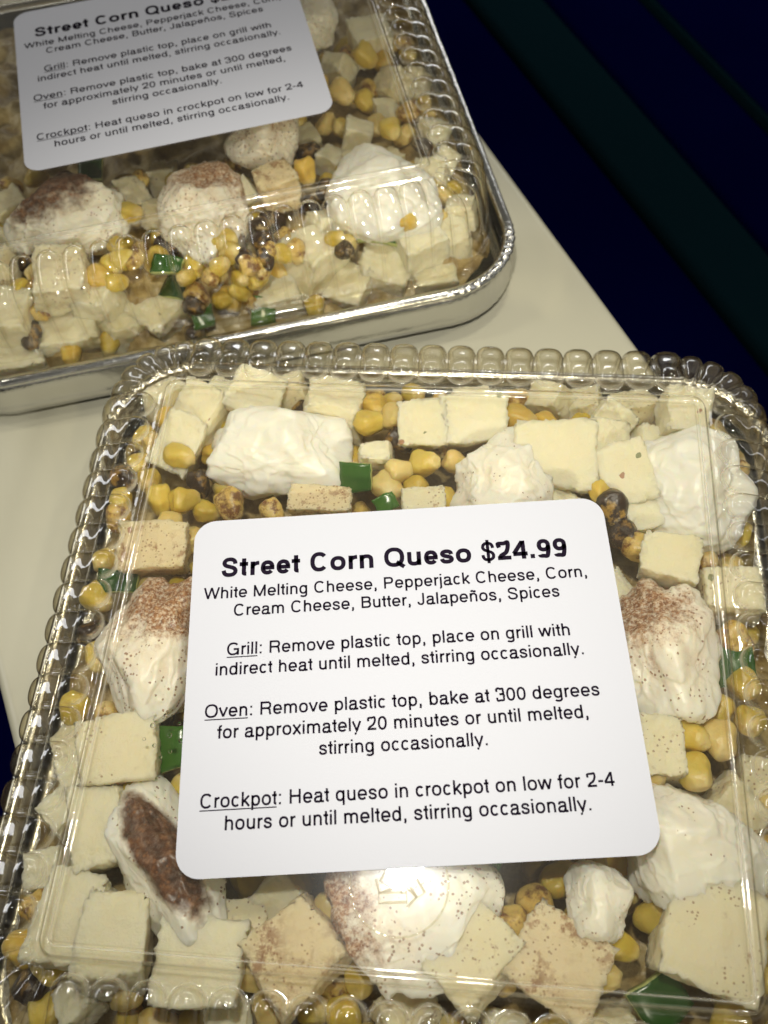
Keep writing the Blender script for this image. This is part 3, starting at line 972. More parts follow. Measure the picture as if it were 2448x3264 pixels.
CUBES = [
    (1, (-65.9, 69.5, -15), (14, 17, 12), (20, 0, -35), 0, 'cube in the back left corner', "pale cheese cube in the near tray's back left corner, leaning"),
    (1, (-51.9, 76.5, -16), (15, 13, 13), (10, 25, -20), 0, 'cube behind the plain white dollop', 'cheese cube behind the big plain white dollop in the near tray'),
    (1, (-27.7, 74.3, -16), (17, 15, 13), (-18, 10, -12), 0, 'slanted back cube', "slanted cheese cube at the near tray's back wall beside two pale corn kernels"),
    (1, (-1.9, 67.1, -13), (12, 12, 14), (20, 0, -4), 0, 'first square back cube', "square cheese cube at the near tray's back wall, left one of a touching pair"),
    (1, (12.1, 69.2, -13), (16, 13, 14), (20, 0, -3), 0, 'second square back cube', "square cheese cube at the near tray's back wall, right one of a touching pair"),
    (1, (33.5, 58.3, -11), (20, 17, 14), (22, 4, -8), 0, 'large ridged cube', "large cheese cube with a ridged top behind the near sticker's right end"),
    (1, (46.2, 63.8, -14), (11, 14, 14), (15, 20, -10), 0, 'cube behind the ridged cube', 'narrow cheese cube wedged right of the large ridged cube'),
    (1, (52.7, 54.5, -14), (15, 15, 14), (18, -10, 5), 0, 'cube left of the smeared dollop', 'cheese cube left of the smeared white dollop in the near tray'),
    (1, (70.6, 74.8, -14), (13, 12, 12), (10, 0, -15), 0, 'back right corner cube', "cheese cube in the near tray's back right corner behind the smeared dollop"),
    (1, (57.7, 45.8, -17), (14, 13, 12), (8, 0, 10), 0, 'shaded cube', 'shaded cheese cube in front of the smeared dollop near the sticker corner'),
    (1, (-68.6, 24.5, -11), (17, 12, 9), (5, -8, -8), 2, 'spiced slab', 'flat cheese slab with brown spice behind the rusty left dollop'),
    (1, (-69.2, 59.9, -15), (11, 15, 12), (25, 10, -30), 0, 'cube left of the plain white dollop', 'cheese piece tucked against the left side of the big plain white dollop'),
    (1, (-67.2, -28.4, -12), (18, 15, 13), (0, 6, 4), 1, 'cube at the Oven line', "cheese cube by the near lid's left bead level with the Oven line"),
    (1, (-68.9, -45.6, -13), (13, 17, 12), (0, 5, 6), 0, 'cube above the lower left pair', "pale cheese cube against the near lid's left wall beside the dark striped dollop"),
    (1, (-71.6, -65.0, -11), (15, 18, 13), (-6, 6, -14), 0, 'lower left corner cube', "pale cheese cube in the near tray's front left corner"),
    (1, (-59.2, -67.7, -11), (13, 19, 13), (-6, 0, -6), 0, 'cube right of the corner cube', "tall pale cheese cube second from the near tray's front left corner"),
    (1, (-40.5, -70.3, -13), (17, 17, 12), (0, 0, -12), 0, 'front wall cube', "cheese cube at the near tray's front below the dark striped dollop"),
    (1, (-20.8, -67.5, -12), (19, 17, 12), (0, 0, 35), 2, 'tan front cube', "tan spiced cheese cube at the near tray's front left of the glare lit dollop"),
    (1, (15.0, -64.5, -11), (17, 18, 12), (0, 0, 40), 1, 'pointed front cube', "pointed cheese cube at the near tray's front right of the glare lit dollop"),
    (1, (34.0, -65.2, -12), (17, 16, 12), (0, 0, -38), 2, 'dusty front cube', "dusty cheese cube at the near tray's front below the small ragged scrap"),
    (1, (64.9, -58.6, -11), (20, 19, 13), (-4, 0, -25), 1, 'big front right cube', "biggest cheese cube in the near tray's front right corner"),
    (1, (-14.0, 56.8, -12), (9, 6, 6), (0, 0, -5), 0, 'small shard', 'small white cheese shard behind the green jalapeno by the plain white dollop'),
    (1, (77.7, 21.9, -15), (14, 12, 10), (0, 0, -8), 1, 'right wall cube', "cheese cube under the near lid's right flutes beside the rusty right dollop"),
    (1, (57.2, -19.0, -13), (12, 14, 12), (0, 0, -10), 1, 'cube below the rusty right dollop', 'spiced cheese cube between the rusty right dollop and the large right dollop'),
    (1, (62.6, 29.6, -14), (13, 13, 12), (5, 0, -20), 0, 'cube behind the rusty right dollop', 'cheese cube behind the rusty right dollop in the near tray'),
    (1, (-26.7, 39.3, -9), (15, 7, 8), (0, 0, -10), 2, 'spiced edge piece', "spiced cream piece peeking over the near sticker's back edge"),
    (1, (0.0, 40.3, -9), (11, 7, 8), (0, 0, -4), 1, 'white edge piece', "white cheese piece peeking over the near sticker's back edge beside the peaked dollop"),
    (2, (31.2, -78.5, -23.5), (19, 15.7, 15.7), (0, 10, 40), 0, 'tilted far cube', "tilted cheese cube at the far tray's front, left one of a leaning pair"),
    (2, (40.2, -90.1, -23.5), (17.9, 14.6, 15.7), (20, 0, -35), 0, 'dark flecked far cube', "cheese cube with a dark fleck at the far tray's front, right of the tilted one"),
    (2, (54.2, -87.7, -23.5), (16.8, 15.7, 16.8), (10, 10, -15), 0, 'leaning far cube', "leaning cheese cube at the far tray's front below the big plain dollop"),
    (2, (66.0, -81.4, -23.5), (14.6, 14.6, 15.7), (0, 0, 25), 0, 'far cube under the plain dollop', 'cheese cube below the big plain white dollop of the far tray'),
    (2, (80.9, -81.1, -23.5), (14.6, 14.6, 16.8), (5, 0, 7), 0, 'far corner cube', "square cheese cube in the far tray's front right corner"),
    (2, (69.6, -92.1, -28.5), (14.6, 9, 10.1), (0, 0, 5), 0, 'low far corner cube', "low cheese piece against the foil rim at the far tray's front right corner"),
    (2, (-22.7, -82.7, -23.5), (24.6, 19, 16.8), (8, 0, -42), 0, 'large tilted far cube', "large cheese cube tilted on its corner at the far tray's front middle"),
    (2, (-51.2, -86.4, -25.5), (17.9, 15.7, 16.8), (5, 0, 8), 0, 'square far cube', "square cheese cube at the far tray's front left by the foil rim"),
    (2, (-36.1, -88.3, -25.5), (14.6, 14.6, 14.6), (0, 20, 40), 0, 'far wedge cube', "wedge of cheese right of the square cube at the far tray's front"),
    (2, (-69.6, -90.6, -27.5), (17.9, 14.6, 13.4), (5, 0, 10), 0, 'leftmost far cube', "cheese cube at the picture's left edge in the far tray"),
    (2, (-48.4, -75.4, -15.5), (16.8, 15.7, 15.7), (5, 10, 5), 1, 'flecked far cube', 'dark flecked cheese cube below the brown capped dollop'),
    (2, (-39.6, -78.3, -23.5), (12.3, 13.4, 13.4), (0, 0, -20), 0, 'small far cube', 'small cheese cube between the flecked cube and the large tilted cube'),
    (2, (15.9, -88.0, -25.5), (19, 13.4, 14.6), (5, 0, 12), 0, 'buttery far cube', "buttery cheese cube behind the dark green jalapeno chip at the far tray's front"),
    (2, (24.2, -53.3, -14), (12, 12, 12), (0, 0, 20), 2, 'orange dusted far cube', 'orange dusted cheese cube right of the round spiced dollop'),
    (2, (-68.1, -78.0, -24.5), (14.6, 15.7, 13.4), (0, 0, -10), 0, 'second left far cube', "cheese cube behind the leftmost one at the picture's left edge"),
    (2, (69.9, 13.4, -15), (14, 14, 12), (0, 0, 10), 0, 'far top cube', "pale cheese cube under the far lid's right bead at the picture's top"),
]
JALAPENOS = [
    (1, (-18.6, 47.8, -9), (8.5, 8), -10, 35, 'bright green jalapeno chip standing between the plain white dollop and the near sticker'),
    (1, (-9.9, 41.5, -11), (6, 5), 20, 20, "small green jalapeno chip at the near sticker's back edge under the bright chip"),
    (1, (-78.7, 16.6, -14), (11, 6), -10, 10, "dark green jalapeno chip under the near lid's left bead behind the rusty left dollop"),
    (1, (64.2, -9.0, -14), (10, 9), -5, 20, 'green jalapeno chip just below the rusty right dollop'),
    (1, (77.5, 3.9, -15), (9, 10), -5, 15, "green jalapeno chip under the near lid's right flutes"),
    (1, (-55.7, -25.7, -13), (7, 10), 0, 10, "teal dark jalapeno piece beside the near sticker's Oven line"),
    (1, (-67.2, -61.0, -15), (7, 6), 10, 20, "green jalapeno piece between the pale cubes at the near tray's front left"),
    (1, (55.3, -70.8, -14), (11, 10), 30, 20, "dark green jalapeno chip under the near lid's front flutes"),
    (1, (18.2, -50.6, -11), (14, 4), 48, 60, 'thin green jalapeno sliver along the glare lit dollop'),
    (2, (-15.4, -75.0, -17), (10, 6), -15, 15, 'long dark green jalapeno strip below the round spiced dollop in the far tray'),
    (2, (-14.6, -77.4, -25), (10, 8), -30, 15, 'bright green jalapeno chip behind the large tilted cube in the far tray'),
    (2, (11.7, -93.3, -25), (8, 9), 5, 50, "dark green square jalapeno chip at the far tray's front foil rim"),
    (2, (-7.8, -90.3, -26), (7, 8), 10, 30, 'pale green jalapeno chip left of the dark square chip in the far tray'),
    (2, (-36.0, -26.6, -14), (8, 12), 0, 10, "dark green jalapeno piece at the far sticker's lower edge by the brown capped dollop"),
    (2, (54.2, -75.5, -20), (14, 8), -10, 10, 'dark green jalapeno strip under the big plain dollop of the far tray'),
]
KERNELS = [
    (1, (-70.9, 39.6, -11), 1.02, 20, 0), (1, (-68.0, 53.6, -11), 1.02, 60, 0), (1, (-75.7, 46.3, -13), 0.93, 10, 1), (1, (-64.0, 39.9, -11), 0.98, 100, 1),
    (1, (-67.1, 32.7, -11), 0.88, -20, 2), (1, (-51.8, 39.4, -12), 1.07, 10, 5), (1, (-39.9, 37.7, -12), 0.93, 30, 5), (1, (-58.4, 38.3, -14), 0.84, 80, 1),
    (1, (-8.9, 68.9, -10), 1.07, 70, 2), (1, (-16.4, 67.8, -12), 1.02, 100, 0), (1, (-15.4, 73.5, -13), 0.93, 20, 3), (1, (-0.4, 54.6, -11), 1.02, 80, 0),
    (1, (-7.1, 51.6, -11), 0.93, 100, 2), (1, (-10.0, 47.2, -12), 1.02, 40, 2), (1, (7.9, 55.6, -12), 0.84, 60, 2), (1, (-2.3, 47.0, -13), 0.93, 0, 1),
    (1, (-27.4, 47.2, -13), 0.88, 20, 1), (1, (24.8, 70.6, -12), 1.13, 50, 3), (1, (32.4, 71.2, -14), 0.84, 10, 3), (1, (46.2, 47.6, -11), 0.84, 0, 3),
    (1, (56.0, 32.2, -12), 1.12, 50, 5), (1, (49.3, 42.8, -11), 1.13, 0, 4), (1, (52.3, 35.8, -13), 1.12, 30, 4), (1, (-8.1, 62.6, -13), 0.93, 40, 4),
    (1, (-83.4, 47.4, -13), 1.02, 50, 4), (1, (-62.0, 46.8, -14), 0.93, 0, 4), (1, (-80.4, 52.5, -15), 0.93, 0, 0), (1, (-73.8, 67.7, -14), 0.93, 70, 3),
    (1, (-82.5, 40.0, -14), 0.93, 10, 0), (1, (-82.3, 35.0, -14), 0.93, 0, 5), (1, (-61.9, -35.3, -13), 1.13, 80, 1), (1, (-69.6, -39.3, -14), 1.12, 0, 1),
    (1, (78.2, 9.6, -15), 1.12, 30, 5), (1, (64.8, -15.3, -13), 1.12, 60, 0), (1, (71.6, -15.9, -13), 1.13, 0, 2), (1, (79.3, -1.5, -15), 1.02, 20, 1),
    (1, (79.5, -10.5, -15), 1.02, -20, 0), (1, (38.4, -59.1, -12), 1.12, 40, 5), (1, (24.8, -59.7, -12), 1.13, 0, 5), (1, (41.8, -67.2, -11), 1.13, 90, 0),
    (1, (39.5, -57.2, -13), 1.02, 30, 0), (1, (29.8, -54.7, -13), 1.12, 20, 5), (1, (11.7, -50.3, -13), 1.12, 0, 4), (1, (46.3, -60.6, -14), 1.12, 60, 1),
    (1, (-87.2, 24.1, -15), 0.93, 0, 0), (1, (-79.0, -3.9, -15), 1.02, 0, 0), (1, (-83.9, 12.2, -15), 1.02, 40, 1), (1, (54.1, -25.2, -12), 1.02, 80, 2),
    (1, (65.0, -24.0, -12), 1.12, 0, 0), (2, (61.5, -78.4, -14), 1.13, 80, 3), (2, (-36.6, -75.1, -17), 1.12, 60, 3), (2, (-28.5, -70.1, -16), 1.02, 100, 0),
    (2, (2.3, -76.7, -25), 1.02, 20, 0), (2, (5.8, -77.1, -15), 1.02, 60, 0), (2, (16.3, -75.8, -16), 1.12, 0, 4), (2, (19.1, -78.0, -25), 1.07, 30, 3),
    (2, (2.4, -86.0, -26), 1.02, 0, 3), (2, (-8.0, -83.2, -25), 1.02, 60, 5), (2, (11.4, -83.6, -16), 1.02, 90, 5), (2, (26.0, -80.4, -17), 0.93, 10, 5),
    (2, (16.1, -68.4, -15), 1.02, 20, 4), (2, (-52.0, -92.1, -30), 0.93, 0, 3), (2, (-39.2, -91.0, -30), 0.93, 0, 1), (2, (-12.0, -93.5, -29), 0.93, 0, 4),
    (2, (28.4, -93.1, -29), 0.93, 0, 1), (2, (66.4, 4.7, -14), 1.12, 60, 0), (2, (46.9, -8.2, -14), 1.12, 20, 3), (2, (54.3, -14.1, -13), 1.12, 30, 2),
    (2, (35.0, -47.2, -15), 1.02, 40, 3), (2, (-24.6, -52.1, -14), 1.02, 70, 0), (2, (67.2, -34.9, -15), 1.02, 20, 0), (2, (42.8, -78.7, -19), 0.93, 10, 0),
    (2, (72.8, 3.2, -17), 1.02, 30, 3), (2, (1.9, -71.9, -15), 0.93, 45, 1), (2, (-32.3, -77.3, -18), 0.93, 120, 0), (2, (-2.2, -85.1, -16), 0.85, 30, 5),
    (2, (1.4, -82.0, -15), 0.85, 80, 0), (2, (7.1, -86.6, -17), 0.85, 10, 1), (2, (10.4, -81.3, -15), 0.9, 60, 4), (2, (12.1, -87.9, -17), 0.85, 120, 0),
    (2, (16.1, -82.9, -15), 0.85, 20, 4), (2, (18.7, -80.5, -15), 0.85, 90, 5), (2, (5.6, -89.2, -19), 0.85, 50, 0), (2, (0.1, -89.9, -20), 0.85, 100, 1),
    (2, (8.8, -91.2, -20), 0.85, 20, 5), (2, (21.5, -81.2, -16), 0.85, 70, 1), (2, (14.0, -86.3, -16), 0.85, 0, 5), (2, (5.9, -71.9, -14), 0.85, 40, 0),
    (2, (-33.0, -71.0, -17), 0.85, 60, 0), (2, (-29.8, -65.6, -15), 0.85, 30, 1), (2, (-25.2, -70.9, -16), 0.85, 100, 5), (2, (-9.6, -90.3, -20), 0.85, 60, 4),
    (2, (-10.2, -82.0, -17), 0.85, 10, 1), (2, (39.3, -77.8, -17), 0.85, 45, 1), (2, (41.4, -82.5, -18), 0.85, 45, 4),
]

rng = random.Random(11)


def bed(tn):
    n = 110
    V, F = [], []
    half = 93.0
    for j in range(n + 1):
        for i in range(n + 1):
            x, y = -half + 2 * half * i / n, -half + 2 * half * j / n
            k = max(0.0, math.hypot(max(0, abs(x) - 69), max(0, abs(y) - 69)))
            if k > 24:
                s_ = 24 / k
                x = math.copysign(69 + (abs(x) - 69) * s_ if abs(x) > 69 else abs(x), x)
                y = math.copysign(69 + (abs(y) - 69) * s_ if abs(y) > 69 else abs(y), y)
            q = Vector((x * 0.085, y * 0.085, tn * 7.7))
            z = -26.5 + 5.0 * noise.noise(q) + 2.6 * noise.noise(q * 2.7)
            edge = max(abs(x), abs(y))
            if edge > 74:
                z -= (edge - 74) * 0.55
            V.append((x, y, z))
    for j in range(n):
        for i in range(n):
            F.append((j * (n + 1) + i, j * (n + 1) + i + 1, (j + 1) * (n + 1) + i + 1, (j + 1) * (n + 1) + i))
    o = mesh("queso_mixture", V, F, M["queso"])
    c, a = TRAYS[tn]
    o.location = W(c.x, c.y, 0)
    o.rotation_euler = (0, 0, a)
    tag(o, "lumpy brownish queso mixture filling the tray below the complete sticker" if tn == 1 else "lumpy brownish queso mixture filling the tray with the cut off sticker", "queso", kind="stuff")


bed(1)
bed(2)


def cube_sphere(n):
    """unit directions and faces of a cube projected on a sphere, n x n faces a side"""
    bm = bmesh.new()
    bmesh.ops.create_cube(bm, size=2.0)
    bmesh.ops.subdivide_edges(bm, edges=list(bm.edges), cuts=n - 1, use_grid_fill=True)
    bm.verts.ensure_lookup_table()
    V = [v.co.copy() for v in bm.verts]
    F = [tuple(v.index for v in f.verts) for f in bm.faces]
    bm.free()
    return V, F


CS_FINE = cube_sphere(44)
CS_MID = cube_sphere(20)
CS_LOW = cube_sphere(9)


def dollop_mesh(name, size, seed, m):
    r_ = random.Random(seed)
    a_, b_, c_ = size
    planes = []
    for _ in range(9):
        d = Vector((r_.uniform(-1, 1), r_.uniform(-1, 1), r_.uniform(-0.35, 1))).normalized()
        planes.append((d, r_.uniform(0.70, 0.93)))
    tip = Vector((r_.uniform(-1, 1), r_.uniform(-1, 1), r_.uniform(0, .6))).normalized()
    sv = Vector((seed * 1.37, seed * 0.71, seed * 2.3))
    grain = Vector((r_.uniform(-1, 1), r_.uniform(-1, 1), r_.uniform(-.3, .3))).normalized()
    V = []
    for p in CS_FINE[0]:
        d = p.normalized()
        ex = 2.5
        r = 1.0 / (abs(d.x) ** ex + abs(d.y) ** ex + abs(d.z) ** ex) ** (1 / ex)
        for n_, h_ in planes:
            q = d.dot(n_)
            if q > 0.05:
                lim = h_ / q
                if r > lim - 0.05:
                    r = min(r, lim) - max(0, 0.05 - abs(r - lim)) * 0.25
        r *= 1 + 0.13 * noise.noise(d * 1.4 + sv)
        r += 0.28 * max(0, d.dot(tip)) ** 14
        st = d - grain * d.dot(grain) * 0.82                  # striations drawn out along the grain
        r += 0.022 * noise.noise(st * 6 + sv) + 0.016 * abs(noise.noise(st * 15 + sv)) + 0.009 * noise.noise(d * 20 + sv)
        q2 = noise.noise(d * 2.1 + sv * 0.6) + 0.14 * noise.noise(d * 6.5 + sv)   # torn ledges where it was pulled apart
        t2 = min(1.0, max(0.0, (q2 - 0.02) / 0.14))
        r -= 0.050 * t2 * t2 * (3 - 2 * t2)
        rg = 1 - abs(noise.noise(d * 3.1 + sv * 1.7))
        r += 0.035 * max(0, rg - 0.80) / 0.20
        V.append((d.x * r * a_, d.y * r * b_, d.z * r * c_))
    return mesh(name, V, CS_FINE[1], m)


LIMIT = [(0, -1.2), (3, -3.0), (8, -5.0), (14.2, -6.6), (16.0, -8.5), (17.4, -12.0), (18.6, -16.0), (20.3, -22.5), (21.8, -29.0), (30, -34.0)]


def lid_z(off):
    if off <= 0:
        return LIMIT[0][1]
    for (a_, za), (b_, zb) in zip(LIMIT, LIMIT[1:]):
        if off <= b_:
            return za + (zb - za) * (off - a_) / (b_ - a_)
    return LIMIT[-1][1]


def settle(o, tn):
    """nothing reaches through the lid: lower a piece and draw it in until it clears the clear dome"""
    c, a = TRAYS[tn]
    ca, sa = math.cos(a), math.sin(a)
    for _ in range(14):
        mw = Matrix.LocRotScale(o.location, o.rotation_euler, o.scale)
        over, px, py = 0.0, 0.0, 0.0
        for v in o.data.vertices:
            p = mw @ v.co
            dx, dy, z = p.x / MM - c.x, p.y / MM - c.y, p.z / MM - TABLE
            u, w_ = dx * ca + dy * sa, -dx * sa + dy * ca
            eu, ew = abs(u) - 68.5, abs(w_) - 68.5
            off = (math.hypot(max(0, eu), max(0, ew)) if min(eu, ew) > 0 else max(eu, ew)) - 1.6
            ov = z - lid_z(off)
            if ov > over:
                over = ov
                px = -math.copysign(1, u) if eu >= ew - 4 and off > 8 else 0.0
                py = -math.copysign(1, w_) if ew >= eu - 4 and off > 8 else 0.0
        if over < 0.15:
            break
        k = min(over, 3.0)
        o.location.x += (px * ca - py * sa) * k * 0.35 * MM
        o.location.y += (px * sa + py * ca) * k * 0.35 * MM
        o.location.z -= k * (0.55 if px or py else 1.0) * MM


PLAIN = cream_material("cream_cheese", 0)
HERO = {1: [], 2: []}
for tn, (x, y, z), size, yaw, seed, sp_, sd, ref, lab in DOLLOPS:
    if sp_ == 0:
        m = PLAIN
    else:
        m = cream_material(f"cream_cheese_spiced_{seed}", sp_, (sd[0] * size[0] * MM, sd[1] * size[1] * MM), {1: 0.026, 2: 0.030, 3: 0.021 if seed != 17 else 0.0125}[sp_] * (max(size) / 18),
                           (0.93, 0.90, 0.82), (1.9, 0.62, 0.5) if seed == 17 else False)
    o = dollop_mesh("cream_cheese_dollop", size, seed, m)
    o.location = place(tn, x, y, z)
    o.rotation_euler = (0, 0, math.radians(yaw))
    bpy.context.view_layer.update()
    settle(o, tn)
    tag(o, lab, "cream cheese", f"cream cheese dollops in the {WHICH[tn]} tray")
    HERO[tn].append((x, y, max(size[0], size[1]) * 0.95, ref))


def cheese_cube(name, size, seed, m):
    r_ = random.Random(seed)
    sv = Vector((seed * 0.37, seed * 1.1, seed * 0.53))
    V = []
    tp = [r_.uniform(-0.16, 0.16) for _ in range(4)]
    for p in CS_MID[0]:
        q = Vector(p)
        # rounded box: pull corners in a little, taper, then roughen the torn faces
        m1 = max(abs(q.x), abs(q.y), abs(q.z))
        ln = q.length
        q *= 1 - 0.085 * max(0, ln / m1 - 1.18)
        q.x *= 1 + tp[0] * q.z + tp[1] * q.y * 0.6
        q.y *= 1 + tp[2] * q.z + tp[3] * q.x * 0.6
        q += Vector((noise.noise(q * 1.6 + sv), noise.noise(q * 1.6 + sv * 2), noise.noise(q * 1.6 + sv * 3))) * 0.10
        q += Vector((noise.noise(q * 5 + sv), noise.noise(q * 5 + sv * 2), noise.noise(q * 5 + sv * 3))) * 0.035
        e_ = max(0.0, ln / m1 - 1.20) * 1.3                   # crumbly broken edges
        q += Vector((noise.noise(q * 9 + sv), noise.noise(q * 9 + sv * 2), noise.noise(q * 9 + sv * 3))) * (0.025 + 0.20 * e_)
        V.append((q.x * size[0] / 2, q.y * size[1] / 2, q.z * size[2] / 2))
    return mesh(name, V, CS_MID[1], m)


for i, (tn, (x, y, z), size, rot_, sp_, ref, lab) in enumerate(CUBES):
    o = cheese_cube("cheese_cube", size, 100 + i, CHEESE[sp_])
    o.location = place(tn, x, y, z)
    o.rotation_euler = tuple(math.radians(v) for v in rot_)
    settle(o, tn)
    tag(o, lab, "cheese cube", f"cheese cubes in the {WHICH[tn]} tray")
    HERO[tn].append((x, y, max(size[0], size[1]) * 0.5, ref))


def kernel_mesh(name, seed, m):
    r_ = random.Random(seed)
    sv = Vector((seed * 0.9, seed * 1.7, 0.3))
    fat = r_.uniform(0.86, 1.12)
    dim = r_.choice((0, 0.06, 0.13))
    V = []
    for p in CS_LOW[0]:
        d = p.normalized()
        ex = 2.7
        r = 1.0 / (abs(d.x) ** ex + abs(d.y) ** ex + abs(d.z) ** ex) ** (1 / ex)
        r *= 1 + 0.12 * noise.noise(d * 1.8 + sv) + 0.03 * noise.noise(d * 5 + sv)
        q = d * r
        k = 0.84 + 0.22 * q.y if q.y < 0 else 0.90 + 0.10 * q.y * (1 - q.y) * 4 * 0.5
        x, y, z = q.x * 4.0 * fat * k, q.y * 4.5, q.z * 3.3 * (0.88 + 0.12 * q.y)
        if q.y > 0.5:
            y -= dim * 5 * max(0, 1 - (q.x * q.x + q.z * q.z) * 2.2)
        V.append((x, y, z))
    return mesh(name, V, CS_LOW[1], m)


# one kernel of each shape and tone is built where it is first used, later ones copy it
PROTO = {}


def put_kernel(tn, x, y, z, s_, rz, tone, label, flat=None):
    key = (tone, rng.randrange(5))
    if key not in PROTO:
        o = kernel_mesh("corn_kernel", 40 + key[1], CORN[tone])
        PROTO[key] = o
    else:
        o = PROTO[key].copy()
        col.objects.link(o)
    o.location = place(tn, x, y, z)
    o.scale = (s_, s_, s_)
    tilt = rng.uniform(-0.9, 0.9) if flat is None else flat
    o.rotation_euler = (tilt, rng.uniform(-0.5, 0.5), math.radians(rz))
    settle(o, tn)
    return o


def relation(tn, x, y):
    best = min(HERO[tn], key=lambda h: math.hypot(h[0] - x, h[1] - y) - h[2])
    dx, dy = x - best[0], y - best[1]
    if abs(dx) > abs(dy):
        return ("right of" if dx > 0 else "left of") + " the " + best[3], math.hypot(dx, dy)
    return ("behind" if dy > 0 else "in front of") + " the " + best[3], math.hypot(dx, dy)


PENDING = []        # (object, first words, relation, distance, category, group): labels are written once all are known
SPOTS = {1: [], 2: []}
for tn, (x, y, z), s_, rz, tone in KERNELS:
    o = put_kernel(tn, x, y, z, s_, rz, tone, "")
    rel, d = relation(tn, x, y)
    PENDING.append((o, f"{TONE[tone]} corn kernel", rel, d, "corn kernel", f"corn kernels in the {WHICH[tn]} tray"))
    SPOTS[tn].append((x, y, 4.6 * s_))
for tn, (x, y, z), (l, w_), rz, ti, lab in JALAPENOS:
    n = 8
    V, F, idx = [], [], []
    r_ = random.Random(int(x * 10 + y))
    for side in (0, 1):
        for j in range(n + 1):
            for i in range(n + 1):
                u, v = i / n * 2 - 1, j / n * 2 - 1
                bend = -0.18 * l * 0.5 * u * u + 0.25 * noise.noise(Vector((u * 2 + x, v * 2, 0.4)))
                V.append((u * l / 2 + 0.3 * noise.noise(Vector((v * 2, x, y))), v * w_ / 2 * (1 - 0.12 * u) + 0.3 * noise.noise(Vector((u * 2, y, x))), bend + (1.0 if side == 0 else -1.0)))
    m2 = (n + 1) ** 2
    for j in range(n):
        for i in range(n):
            k = j * (n + 1) + i
            F.append((k, k + 1, k + n + 2, k + n + 1)); idx.append(0)
            F.append((m2 + k, m2 + k + n + 1, m2 + k + n + 2, m2 + k + 1)); idx.append(1)
    ring = [i for i in range(n + 1)] + [(j + 1) * (n + 1) - 1 for j in range(1, n + 1)] + [n * (n + 1) + i for i in range(n - 1, -1, -1)] + [j * (n + 1) for j in range(n - 1, 0, -1)]
    for q in range(len(ring)):
        p1, p2 = ring[q], ring[(q + 1) % len(ring)]
        F.append((p1, m2 + p1, m2 + p2, p2)); idx.append(1)
    o = mesh("jalapeno_chip", V, F, [M["pepper"], M["pepper_flesh"]], idx=idx)
    o.location = place(tn, x, y, z)
    o.rotation_euler = (math.radians(ti), math.radians(r_.uniform(-15, 15)), math.radians(rz))
    settle(o, tn)
    tag(o, lab, "jalapeno piece", f"jalapeno pieces in the {WHICH[tn]} tray")
    SPOTS[tn].append((x, y, max(l, w_) * 0.45))

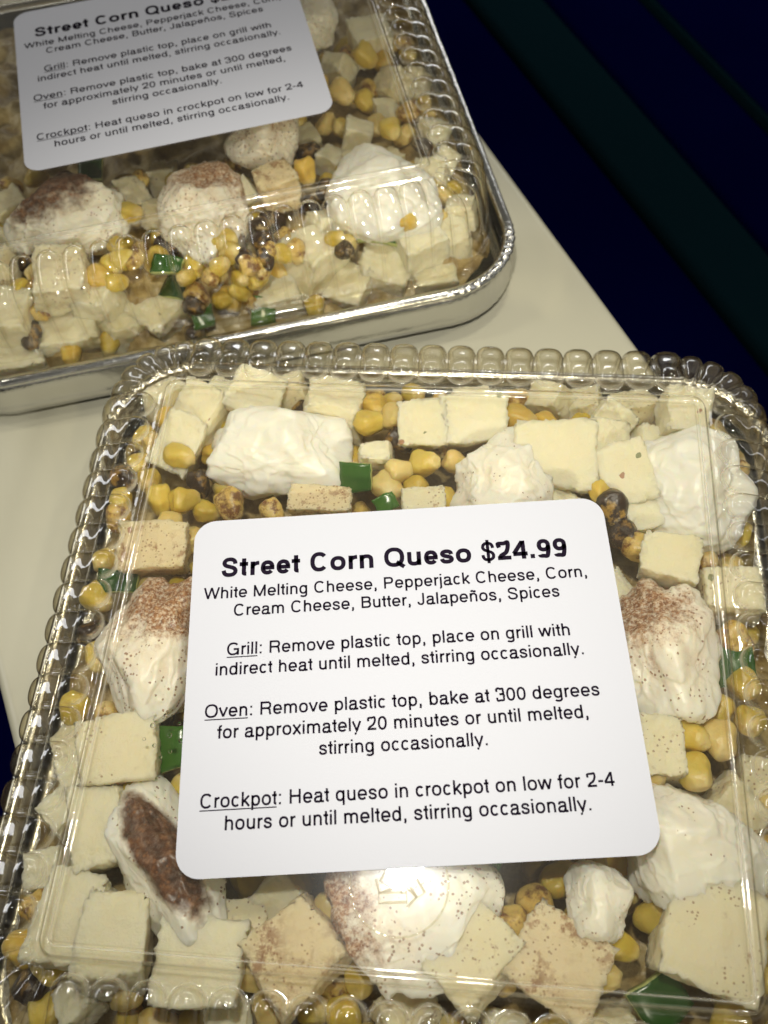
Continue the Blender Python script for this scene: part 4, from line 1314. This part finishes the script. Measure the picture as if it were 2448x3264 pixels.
# filler: smaller cubes and kernels tucked between the large pieces, in the parts the photograph can see
CUBE_PROTO = []
for tn in (1, 2):
    sx, sy, sa = STICK[tn]
    lx, ly = to_local(tn, sx, sy)
    spots = list(SPOTS[tn])
    fcubes, fkern = 0, 0
    tries = 0
    while tries < 5200:
        tries += 1
        x, y = rng.uniform(-86, 86), rng.uniform(-86, 86)
        if math.hypot(max(0, abs(x) - 66), max(0, abs(y) - 66)) > 19:
            continue
        if abs(x - lx) < 38 and abs(y - ly) < 30:
            continue
        if tn == 2 and (y > 30 or x < -72 or (y > -20 and x < 20)):
            continue
        cube = tries < 1500 and fcubes < (42 if tn == 1 else 26)
        r = 5.0 if cube else 3.55
        if any(math.hypot(h[0] - x, h[1] - y) < (h[2] + r) * (0.80 if cube else 0.72) for h in HERO[tn]):
            continue
        if any(math.hypot(h[0] - x, h[1] - y) < (h[2] + r) * 0.86 for h in spots):
            continue
        spots.append((x, y, r * (1.0 if cube else 0.92)))
        e = max(abs(x), abs(y))
        z = rng.uniform(-21.5, -16.0) - max(0, e - 72) * 0.35 - (3.0 if tn == 2 else 0.0)
        rel, d = relation(tn, x, y)
        if cube:
            fcubes += 1
            sp_ = rng.choice((0, 0, 1, 1, 2))
            if len(CUBE_PROTO) < 9:
                o = cheese_cube("cheese_cube", (rng.uniform(8.5, 12), rng.uniform(8.5, 11), rng.uniform(8, 11)), 300 + len(CUBE_PROTO), CHEESE[sp_])
                o["tone"] = sp_
                CUBE_PROTO.append(o)
            else:
                src = rng.choice(CUBE_PROTO)
                sp_ = src["tone"]
                o = src.copy()
                col.objects.link(o)
            o.location = place(tn, x, y, z)
            o.rotation_euler = (rng.uniform(-.5, .5), rng.uniform(-.5, .5), rng.uniform(0, 3.1))
            settle(o, tn)
            PENDING.append((o, ("small plain cube", "small flecked cube", "small spiced cube")[sp_], rel, d, "cheese cube", f"cheese cubes in the {WHICH[tn]} tray"))
        else:
            fkern += 1
            tone = rng.choices((0, 1, 2, 3, 4, 5), (5, 4, 3, 2, 1.6, 3))[0]
            o = put_kernel(tn, x, y, z, rng.uniform(0.88, 1.08), rng.uniform(0, 360), tone, "")
            PENDING.append((o, f"{TONE[tone]} corn kernel", rel, d, "corn kernel", f"corn kernels in the {WHICH[tn]} tray"))
    print("filler", tn, fcubes, fkern)
for o in CUBE_PROTO:
    if "tone" in o:
        del o["tone"]
for o in col.objects:
    if "tone" in o:
        del o["tone"]
by = {}
for it in PENDING:
    by.setdefault((it[1], it[2]), []).append(it)
ORD = ["", "second ", "third ", "fourth ", "fifth ", "sixth ", "seventh ", "eighth ", "ninth ", "tenth "]
for (first, rel), items in by.items():
    items.sort(key=lambda q: q[3])
    for i, (o, _, _, d, cat, grp) in enumerate(items):
        tag(o, (f"{first} {rel}" if len(items) == 1 else f"{ORD[min(i, 9)] or 'first '}{first} {rel}, counting outward"), cat, grp)

# condensation under the lid
DROPS = [(38.9, -43.6, 1.5, "large clear water drop under the lid below the near sticker's right corner", None)]
DROPS += [(x, y, r, "tiny water drop under the lid left of the near sticker's Crockpot line", "tiny drops left of the Crockpot line")
          for x, y, r in ((-57.5, -24.0, .55), (-55.0, -21.5, .4), (-53.2, -26.0, .6), (-56.2, -28.5, .45), (-51.5, -23.2, .4), (-52.4, -29.6, .5), (-58.8, -27.2, .4), (-50.4, -27.0, .55), (-54.3, -31.0, .4))]
for i, (px, py, r, lab, grp) in enumerate(DROPS):
    bm = bmesh.new()
    bmesh.ops.create_uvsphere(bm, u_segments=24, v_segments=12, radius=r * MM)
    for v in bm.verts:
        v.co.z *= 0.55
        if v.co.z > 0:
            v.co.z = 0
    me = bpy.data.meshes.new("water_drop")
    bm.to_mesh(me)
    bm.free()
    me.materials.append(M["water"])
    for p in me.polygons:
        p.use_smooth = True
    o = bpy.data.objects.new("water_drop", me)
    col.objects.link(o)
    o.location = place(1, px, py, -0.65)
    tag(o, lab, "water drop", grp)
